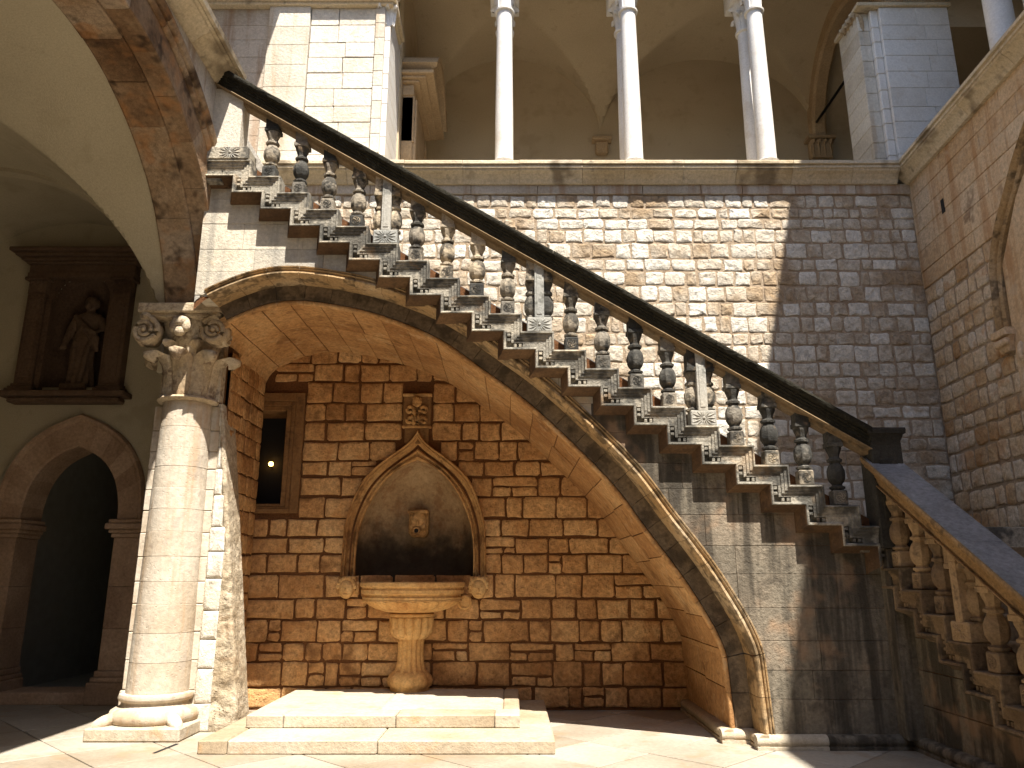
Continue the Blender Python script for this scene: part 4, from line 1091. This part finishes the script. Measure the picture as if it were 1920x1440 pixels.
part('sill', merge(box(NX_ - .90, NX_ + .90, YE - .28, YE + .02, 4.12, 4.199, .012), box(NX_ - .80, NX_ + .80, YE - .2, YE + .02, 4.04, 4.12, .02)), 'shrine', sr)
v, f = [], []; m = 16
for k in range(m + 1):
    a = math.pi * k / m; x, y = NX_ - NW_ * math.cos(a), YE + .42 * math.sin(a); v += [(x, y, NZa - .1), (x, y, NZb)]
for k in range(m): f.append((2 * k, 2 * k + 2, 2 * k + 3, 2 * k + 1))
b0 = len(v)
for j in range(1, 7):
    t = math.pi / 2 * j / 6
    for k in range(m + 1):
        a = math.pi * k / m; v.append((NX_ - NW_ * math.cos(a) * math.cos(t), YE + .42 * math.sin(a) * math.cos(t), NZb + NW_ * math.sin(t)))
for k in range(m): f.append((2 * k + 1, 2 * k + 3, b0 + k + 1, b0 + k))
for j in range(5):
    for k in range(m): a = b0 + j * (m + 1) + k; f.append((a, a + 1, a + m + 2, a + m + 1))
part('niche', (v, f), 'shrine', sr, 40)
# statue: one continuous robed figure
def robe(secs, n=28):
    v, f = [], []
    for z, cx, cy, rx, ry, fo in secs:
        for i in range(n):
            a = 2 * math.pi * i / n; q = 1 + fo * math.sin(a * 7 + z * 5)
            v.append((cx + rx * q * math.cos(a), cy + ry * q * math.sin(a), z))
    for k in range(len(secs) - 1):
        for i in range(n): j = (i + 1) % n; f.append((k * n + i, k * n + j, (k + 1) * n + j, (k + 1) * n + i))
    f += [tuple(range(n))[::-1], tuple((len(secs) - 1) * n + i for i in range(n))]
    return v, f
sx_, sy_, sz_ = NX_ + .03, YE + .14, 4.33
H_ = 1.36 / 1.75
se = [(0, 0, 0, .20, .17, .10), (.12, 0, 0, .19, .16, .11), (.45, -.01, 0, .17, .145, .10), (.75, -.02, -.01, .175, .14, .07), (.95, -.01, 0, .18, .135, .05), (1.1, .0, 0, .155, .115, .04), (1.28, .01, 0, .18, .12, .03),
      (1.40, .01, 0, .20, .115, .01), (1.46, .015, 0, .16, .10, 0), (1.50, .02, 0, .075, .07, 0), (1.55, .02, -.005, .06, .06, 0), (1.60, .02, -.02, .085, .095, 0), (1.68, .02, -.02, .095, .115, 0), (1.76, .02, -.01, .09, .11, 0), (1.81, .02, 0, .06, .075, 0), (1.83, .02, 0, .02, .03, 0)]
body = robe([(z, x, y, rx, ry, fo) for z, x, y, rx, ry, fo in se])
bits = [body, ball((.02, -.135, 1.665), .018, .03, .03, 8, 6), ball((.02, .01, 1.69), .11, .12, .13, 12, 8), ball((.02, -.11, 1.60), .05, .05, .07, 8, 6),
        tube([(.17, 0, 1.38), (.25, -.03, 1.15), (.18, -.15, 1.05), (.05, -.2, 1.12)], .06, 8, [.075, .065, .055, .045]),
        tube([(-.16, 0, 1.38), (-.24, -.02, 1.12), (-.26, -.1, .88), (-.25, -.14, .80)], .06, 8, [.075, .065, .05, .045]),
        tube([(-.17, -.08, 1.42), (0, -.15, 1.2), (.18, -.13, .95), (.2, -.05, .7)], .05, 7, [.04, .06, .07, .03]), tube([(.12, -.1, .95), (.1, -.17, .6), (.06, -.16, .1)], .04, 6, [.03, .05, .04]), tube([(-.1, -.13, .9), (-.08, -.16, .5), (-.1, -.15, .1)], .04, 6, [.03, .05, .04])]
for k in range(5): bits.append(tube([(-.25 + (k - 2) * .018, -.14, .80), (-.25 + (k - 2) * .022, -.16, .75), (-.25 + (k - 2) * .02, -.15, .70 + abs(k - 1.6) * .008)], .011, 6, [.012, .011, .009]))
for k in range(5): bits.append(tube([(.05, -.2, 1.12 + (k - 2) * .016), (0.0, -.22, 1.12 + (k - 2) * .018), (-.04 + abs(k - 1.6) * .008, -.20, 1.12 + (k - 2) * .018)], .011, 6, [.012, .011, .009]))
sv = merge(*bits); sv = ([(sx_ + x * H_ * 1.3, sy_ + y * H_, sz_ + z * H_) for x, y, z in sv[0]], sv[1])
so = thing('statue', 'robed stone saint statue with one arm across its chest standing in the shrine', 'statue', (sx_, sy_, sz_ - .1))
bo = part('figure', sv, 'statue', so, 'full')
rm = bo.modifiers.new('fuse', 'REMESH'); rm.mode = 'VOXEL'; rm.voxel_size = .012; rm.use_smooth_shade = True
part('pedestal', box(sx_ - .19, sx_ + .19, sy_ - .2, sy_ + .17, sz_ - .13, sz_ + .02, .015), 'statue', so)

# ================================================================== RIGHT WALL
rw = thing('right_wall', 'orange stained courtyard side wall of ashlar above rubble with arch moulding', 'wall', tuple(RIGHT(2, 0)))
UM = 4.6
def arch_r(z):                                  # left limit of the blind arch on the wall
    pts = [(1.72, 0), (1.72, 4.42), (1.73, 4.85), (1.79, 5.25), (1.98, 5.6), (2.26, 5.92), (2.56, 6.25), (3.0, 6.6), (3.6, 6.85)]
    for a, b in zip(pts, pts[1:]):
        if a[1] <= z <= b[1]: return a[0] + (b[0] - a[0]) * (z - a[1]) / (b[1] - a[1])
    return 99
part('mortar_bed', ([RIGHT(0, .0), RIGHT(20, .0), RIGHT(20, 7.27), RIGHT(0, 7.27), RIGHT(0, 0, -.5), RIGHT(20, 0, -.5), RIGHT(20, 7.27, -.5), RIGHT(0, 7.27, -.5)], [(0, 1, 2, 3), (4, 7, 6, 5), (3, 2, 6, 7), (0, 4, 5, 1), (0, 3, 7, 4), (1, 5, 6, 2)]), 'mortar_pale', rw)
ZA = 5.62
items = []
for u0, u1, z0, z1 in lay(courses(1.2, ZA, .235, .18), lambda a, b: [(.01, UM if a < 1 else (1.72 if a > 4.3 else UM))], .26, .35):
    g = R.uniform(.012, .02)
    items.append(((u1 - u0) * (z1 - z0) / (1 + u0 * .0), rough_stone(RIGHT, u0 + g, u1 - g, z0 + g, z1 - g, R.uniform(.02, .045), .011, .012, R.uniform(.002, .010), .011, 13)))
put_stones(items, 'right_rubble', rw, 'stone', 75)
for z0, z1 in [(a, b) for a, b in zip(*(lambda c: (c, c[1:]))(courses(ZA, 7.285, .28, .1)))]:
    end = min(UM, max(1.7, arch_r((z0 + z1) / 2)))
    for u0, u1, _, _ in lay([z0, z1], lambda a, b: [(.005, end)], .75, .3):
        part('ashlar_block', stone(RIGHT, [(u0 + .003, z0 + .003), ((u0 + u1) / 2, z0 + .003), (u1 - .003, z0 + .003), (u1 - .003, z1 - .003), ((u0 + u1) / 2, z1 - .003), (u0 + .003, z1 - .003)], -.05, .02 + R.uniform(-.003, .003), .006), 'right_ashlar', rw)
part('painted_putlog_hole', stone(RIGHT, [(.78, 6.42), (.86, 6.42), (.86, 6.62), (.78, 6.62)], .0, .0265, .001), 'dark', rw)  # proud dark plate paints the shade inside a small hole
ap = [(1.76, 4.42), (1.77, 4.85), (1.83, 5.25), (2.02, 5.6), (2.30, 5.92), (2.60, 6.25), (3.04, 6.6), (3.64, 6.85)]
AP = resample(catmull(ap, 8), 48); AN = normals2(AP)
for k in range(8):
    P, Q = AP[6 * k:6 * k + 7], AN[6 * k:6 * k + 7]
    part('arch_moulding', sweep(P, Q, [(-.06, 0), (-.06, .05), (-.03, .075), (0, .055), (.01, .05), (.02, .08), (.06, .115), (.10, .09), (.11, .06), (.13, .075), (.15, .05), (.16, 0)], lambda u, z, d: RIGHT(u, z, d)), 'archmould', rw, 40)
part('arch_panel', ([RIGHT(1.84, 3.6, .03), RIGHT(5.4, 3.6, .03), RIGHT(5.4, 6.6, .03), RIGHT(3.64, 6.75, .03), RIGHT(3.04, 6.5, .03), RIGHT(2.32, 5.85, .03), RIGHT(1.88, 5.2, .03)], [tuple(range(7))]), 'right_ashlar', rw)
cb = [stone(RIGHT, [(1.6, 4.34), (1.90, 4.34), (1.90, 4.43), (1.6, 4.43)], 0, .14, .01), stone(RIGHT, [(1.67, 4.16), (1.83, 4.16), (1.89, 4.34), (1.61, 4.34)], 0, .10, .02)]
for k in range(5):
    p = RIGHT(1.65 + .05 * k, 4.27, .11); cb.append(ball(p, .035, .035, .05, 8, 6))
part('corbel', merge(*cb), 'right_ashlar', rw)
ca = []
for k in range(6):
    p = RIGHT(1.98 + .12 * (k % 3), 3.75 + .35 * (k // 3), .035); ca.append(ball(p, .05, .05, .13, 8, 6))
part('carved_tracery', merge(*ca), 'right_ashlar', rw)
u = .0
while u < 6:
    w = R.uniform(.7, 1.0)
    part('cornice_block', extr(CP, u + .003, u + w - .003, lambda s, a, z: RIGHT(s, z, -a)), 'cornice', rw); u += w
part('coping', extr(CP, 6.1, 20, lambda s, a, z: RIGHT(s, z, -a)), 'cornice', rw)

# ================================================================== LOGGIA
def loggia_column(x, y, z0, label, r=.134, z1=10.40, grp='slender loggia columns', mat='marble'):
    t = thing('loggia_column', label, 'column', (x, y, z0), grp)
    part('base', merge(box(x - .2, x + .2, y - .2, y + .2, z0, z0 + .05, .01), lathe([(.185, .05), (.20, .075), (.185, .105), (.155, .115), (.15, .14), (.165, .15), (.17, .17), (.155, .185)], 28, (x, y, z0))), mat, t, 50)
    part('shaft', lathe([(r * 1.04, z0 + .18), (r * 1.03, z0 + .9), (r * .98, z0 + 1.6), (r * .9, z1)], 28, (x, y, 0)), mat, t, 50)
    cap = [lathe([(r * .9, z1 - .01), (r * 1.15, z1), (r * 1.18, z1 + .03), (r * .95, z1 + .05), (r * .98, z1 + .15), (r * 1.2, z1 + .4), (r * 1.5, z1 + .56)], 20, (x, y, 0)), box(x - .24, x + .24, y - .24, y + .24, z1 + .55, z1 + 1.3, .01)]
    for k in range(8): cap.append(leaf(x, y, z1 + .05 + (.0 if k % 2 else .16), k * math.pi / 4, r * .95, .30, .15, .11, .02))
    part('capital', merge(*cap), mat, t, 50)
    return t
for i, x in enumerate((-.12, 1.86, 3.89)):
    who = ('beside the dark pedimented doorway', 'in the middle of the loggia parapet', 'nearest the corner pier')[i]
    loggia_column(x, 10.43, 7.56, 'slender white front loggia column ' + who)
    loggia_column(x, 10.92, 7.56, 'slender white rear loggia column ' + who)
loggia_column(6.08, 8.1, 7.56, 'slender column on the right wall parapet, shaded', .15, grp='right wing columns')
loggia_column(6.6, 8.1, 7.56, 'slender blue-grey rear column on the right wall parapet', .15, grp='right wing columns')
# interior
ZL = 6.85
li = thing('loggia_interior', 'shaded tan plastered loggia room with groin vaults behind the columns', 'loggia', (2, 12, ZL))
YLB = 14.2; ZS = 10.46; HW = (YLB - 10.8) / 2
part('floor', box(-5, 10, 10.75, YLB + .1, ZL - .2, ZL), 'paving', li)
part('parapet_back', box(-4, XR + .4, YW + .42, YW + .7, ZL, 7.55), 'loggia_plaster', li)
part('back_wall', box(-5, 10, YLB, YLB + .3, ZL, 13.4), 'loggia_plaster', li)
def zl(x, y):
    best = 0
    for c, h in ((4.115, 2.255), (-.045, 1.905)):
        if abs(x - c) <= h: best = 1.95 * math.sqrt(max(0, 1 - ((x - c) / h) ** 2))
    zy = 1.95 * math.sqrt(max(0, 1 - ((y - (10.8 + HW)) / HW) ** 2)); return ZS + max(best, zy)
part('vault', sheet(160, 50, -1.95, 6.37, 10.8, YLB, zl), 'loggia_plaster', li, 25)
part('corner_vault', sheet(40, 50, 6.37, 10, 10.8, YLB, lambda x, y: ZS + 1.95 * math.sqrt(max(0, 1 - ((y - (10.8 + HW)) / HW) ** 2))), 'loggia_plaster', li, 25)
P = [(10.8 + HW + (HW - .0) * math.cos(math.radians(a)), ZS - .05 + 1.9 * math.sin(math.radians(a))) for a in range(0, 181, 6)]
Q = [(math.cos(math.radians(a)), math.sin(math.radians(a))) for a in range(0, 181, 6)]
for k in range(6):
    part('rib_stone', sweep(P[5 * k:5 * k + 6], Q[5 * k:5 * k + 6], [(-.16, 6.22), (-.2, 6.27), (-.2, 6.47), (-.16, 6.52), (.1, 6.52), (.1, 6.22)], lambda y, z, x: (x, y, z)), 'tan', li)
cp_ = [box(6.08, 6.66, YLB - .28, YLB, ZS - .09, ZS - .02, .01), box(6.16, 6.58, YLB - .2, YLB, ZS - .5, ZS - .08, .01)]
for k in range(4): cp_.append(leaf(6.19 + .12 * k, YLB - .06, ZS - .48, -math.pi / 2, .14, .36, .13, .09, .02))
part('corbel_capital', merge(*cp_), 'tan', li)
part('corbel', merge(box(1.66, 2.06, YLB - .2, YLB, ZS - .08, ZS, .01), box(1.73, 1.99, YLB - .14, YLB, ZS - .36, ZS - .08, .03)), 'tan', li)
part('respond', box(6.14, 6.60, YLB - .14, YLB, ZL, ZS - .51, .01), 'loggia_plaster', li)
tr = thing('tie_rod', 'black iron tie rod spanning the loggia vault near the corner', 'tie rod', (6.37, 12.5, 10.8))
part('rod', tube([(6.30, YLB - .1, 10.75), (6.38, 10.7, 10.82)], .028, 8), 'iron', tr, True)
part('left_room_wall', box(-2.0, -1.92, 11.5, YLB, ZL, 13), 'loggia_plaster', li)
# pedimented doorway seen edge-on
pd = thing('pedimented_doorway', 'tan stone doorway with curved pediment on the end wall of the loggia', 'doorway', (-1.9, 12.6, ZL))
x0 = -1.92
def dbox(nm, dx, y0, y1, z0, z1, c=.012, m='tan'): return part(nm, box(x0, x0 + dx, y0, y1, z0, z1, c), m, pd)
dbox('opening', .02, 11.95, 13.2, ZL, 8.9, 0, 'dark')  # black slab on the wall paints the shade inside the doorway
for y in (11.72, 13.2):
    dbox('jamb', .20, y, y + .23, ZL, 9.78); dbox('jamb_fillet', .25, y + .06, y + .17, ZL, 9.77)
dbox('lintel', .22, 11.72, 13.43, 8.9, 9.80)
dbox('frieze', .20, 11.7, 13.45, 9.80, 10.02)
for k, (z0, z1, e, d) in enumerate(((10.02, 10.07, .06, .30), (10.07, 10.12, .12, .42), (10.12, 10.19, .18, .56))): dbox('cornice', d, 11.7 - e, 13.45 + e, z0, z1 - .001)
P = [(12.575 + 1.05 * math.cos(math.radians(a)), 9.62 + 1.10 * math.sin(math.radians(a))) for a in range(32, 149, 6)]
Q = [(math.cos(math.radians(a)), math.sin(math.radians(a))) for a in range(32, 149, 6)]
part('curved_pediment', sweep(P, Q, [(0, x0), (0, x0 + .34), (.04, x0 + .40), (.06, x0 + .50), (.12, x0 + .60), (.20, x0 + .62), (.20, x0)], lambda y, z, x: (x, y, z)), 'tan', pd, 40)
# left pier
lp = thing('gallery_pier', 'broad sunlit stone pier of ashlar rising behind the top of the stairs', 'pier', (-3, 10.4, 7.7))
LP = Plane((0, 10.42, 0), (1, 0, 0), (0, -1, 0))
for z0, z1, u0, u1 in [(c, d, a, b) for a, b, c, d in lay(courses(7.56, 10.5, .285, .12), lambda a, b: [(-3.22, -2.18)], .5, .35)]:
    part('stone', stone(LP, outline(u0 + .004, u1 - .004, z0 + .004, z1 - .004, .014, .005), -.1, R.uniform(-.004, .006), .006), 'pier', lp)
for z0, z1, u0, u1 in [(c, d, a, b) for a, b, c, d in lay(courses(7.56, 10.5, .34, .12), lambda a, b: [(-3.88, -3.225)], .55, .3)]:
    part('pilaster_block', stone(LP, [(u0 + .002, z0 + .002), (u1 - .002, z0 + .002), (u1 - .002, z1 - .002), (u0 + .002, z1 - .002)], -.1, .045, .004), 'ashlar', lp)
for z0, z1 in zip(*(lambda c: (c, c[1:]))(courses(7.56, 10.5, .30, .15))):
    part('corner_block', box(-2.175, -2.03, 10.38, 10.7, z0 + .002, z1 - .002, .006), 'ashlar', lp)
    part('side_block', box(-2.3, -1.95, 10.46, 11.5, z0 + .002, z1 - .002, .006), 'marble', lp)
    part('return_block', box(-4.9, -3.885, 10.44, 10.7, z0 + .002, z1 - .002, .004), 'frieze', lp)
part('core', box(-4.9, -1.97, 10.47, 11.4, 7.2, 10.62), 'mortar_pale', lp)
part('impost_moulding', merge(box(-4.9, -1.9, 10.33, 11.3, 10.50, 10.55, .01), box(-4.9, -1.85, 10.28, 11.3, 10.55, 10.64, .01)), 'cornice', lp)
cpz = []
for k in range(3): cpz.append(leaf(-2.12 + .05 * k, 10.62, 10.22, -math.pi / 2 + .3 * k, .18, .32, .14, .12, .02))
part('pier_capital', merge(*cpz), 'marble', lp)
# right corner pier
rp = thing('corner_pier', 'blue-grey clustered ashlar pier in shade at the corner of the loggia', 'pier', (5.9, 10.5, 7.7))
for z0, z1 in zip(*(lambda c: (c, c[1:]))(courses(7.56, 10.45, .30, .15))):
    m = 5.95 + R.uniform(.25, .75)
    part('face_block', box(5.86, m - .002, 10.34, 10.9, z0 + .002, z1 - .002, .006), 'marble', rp)
    part('face_block', box(m + .002, 6.95, 10.34, 10.9, z0 + .002, z1 - .002, .006), 'marble', rp)
    part('shaft_block', box(5.74, 5.858, 10.40, 10.9, z0 + .002, z1 - .002, .012), 'marble', rp)
    part('side_block', box(5.56, 5.738, 10.48, 11.15, z0 + .002, z1 - .002, .008), 'ashlar', rp)
part('impost_moulding', box(5.5, 7.0, 10.3, 11.2, 10.45, 10.52, .01), 'cornice', rp)
cpz = []
for k in range(4): cpz.append(leaf(5.70, 10.9 - .12 * k, 10.12, math.pi + .15, .12, .34, .14, .14, .02))
part('pier_capital', merge(*cpz), 'capital', rp)

# ================================================================== UPPER WINGS (they shade the court)
def wing(name, label, *boxes):
    t = thing(name, label, 'building', (boxes[0][1][0], boxes[0][1][2], boxes[0][1][4]))
    for nm, b, m in boxes: part(nm, box(*b), m, t)
    return t
wing('rear_wing', 'upper storey of the wing above the loggia columns', ('arcade_wall', (-5, 10, 10.34, 10.8, 11.3, 13.5), 'walls_plain'), ('roof', (-5.2, 10.2, 10.05, 15, 13.5, 13.7), 'roof'), ('gable_wall', (-5, -4.6, 10.85, 14.5, 7.2, 13.5), 'walls_plain'))
wing('side_wing', 'tall wing on the right whose eaves shade the court corner', ('arcade_wall', (6.0, 6.5, -12, 10.25, 11.3, 13.5), 'walls_plain'), ('roof', (5.55, 10.6, -12.2, 10.0, 13.51, 13.7), 'roof'), ('outer_wall', (9.9, 10.2, -12, 14.5, 0, 13.45), 'loggia_plaster'), ('floor', (6.45, 9.9, -12, 10.7, 6.6, 6.85), 'walls_plain'), ('ceiling', (6.5, 9.9, -12, 10.3, 11.6, 11.8), 'loggia_plaster'))
wing('left_wing', 'gallery storey above the portico arcade', ('roof', (-9.8, -3.32, -12, 10.0, 12.2, 12.4), 'roof'), ('gallery_back_wall', (-6.8, -6.5, -8, 10.8, 7.21, 12.1), 'walls_plain'))
wing('entrance_wing', 'wing across the court behind the viewer', ('wall', (-9.5, 10.2, -9.4, -9.0, 0, 12), 'walls_plain'))
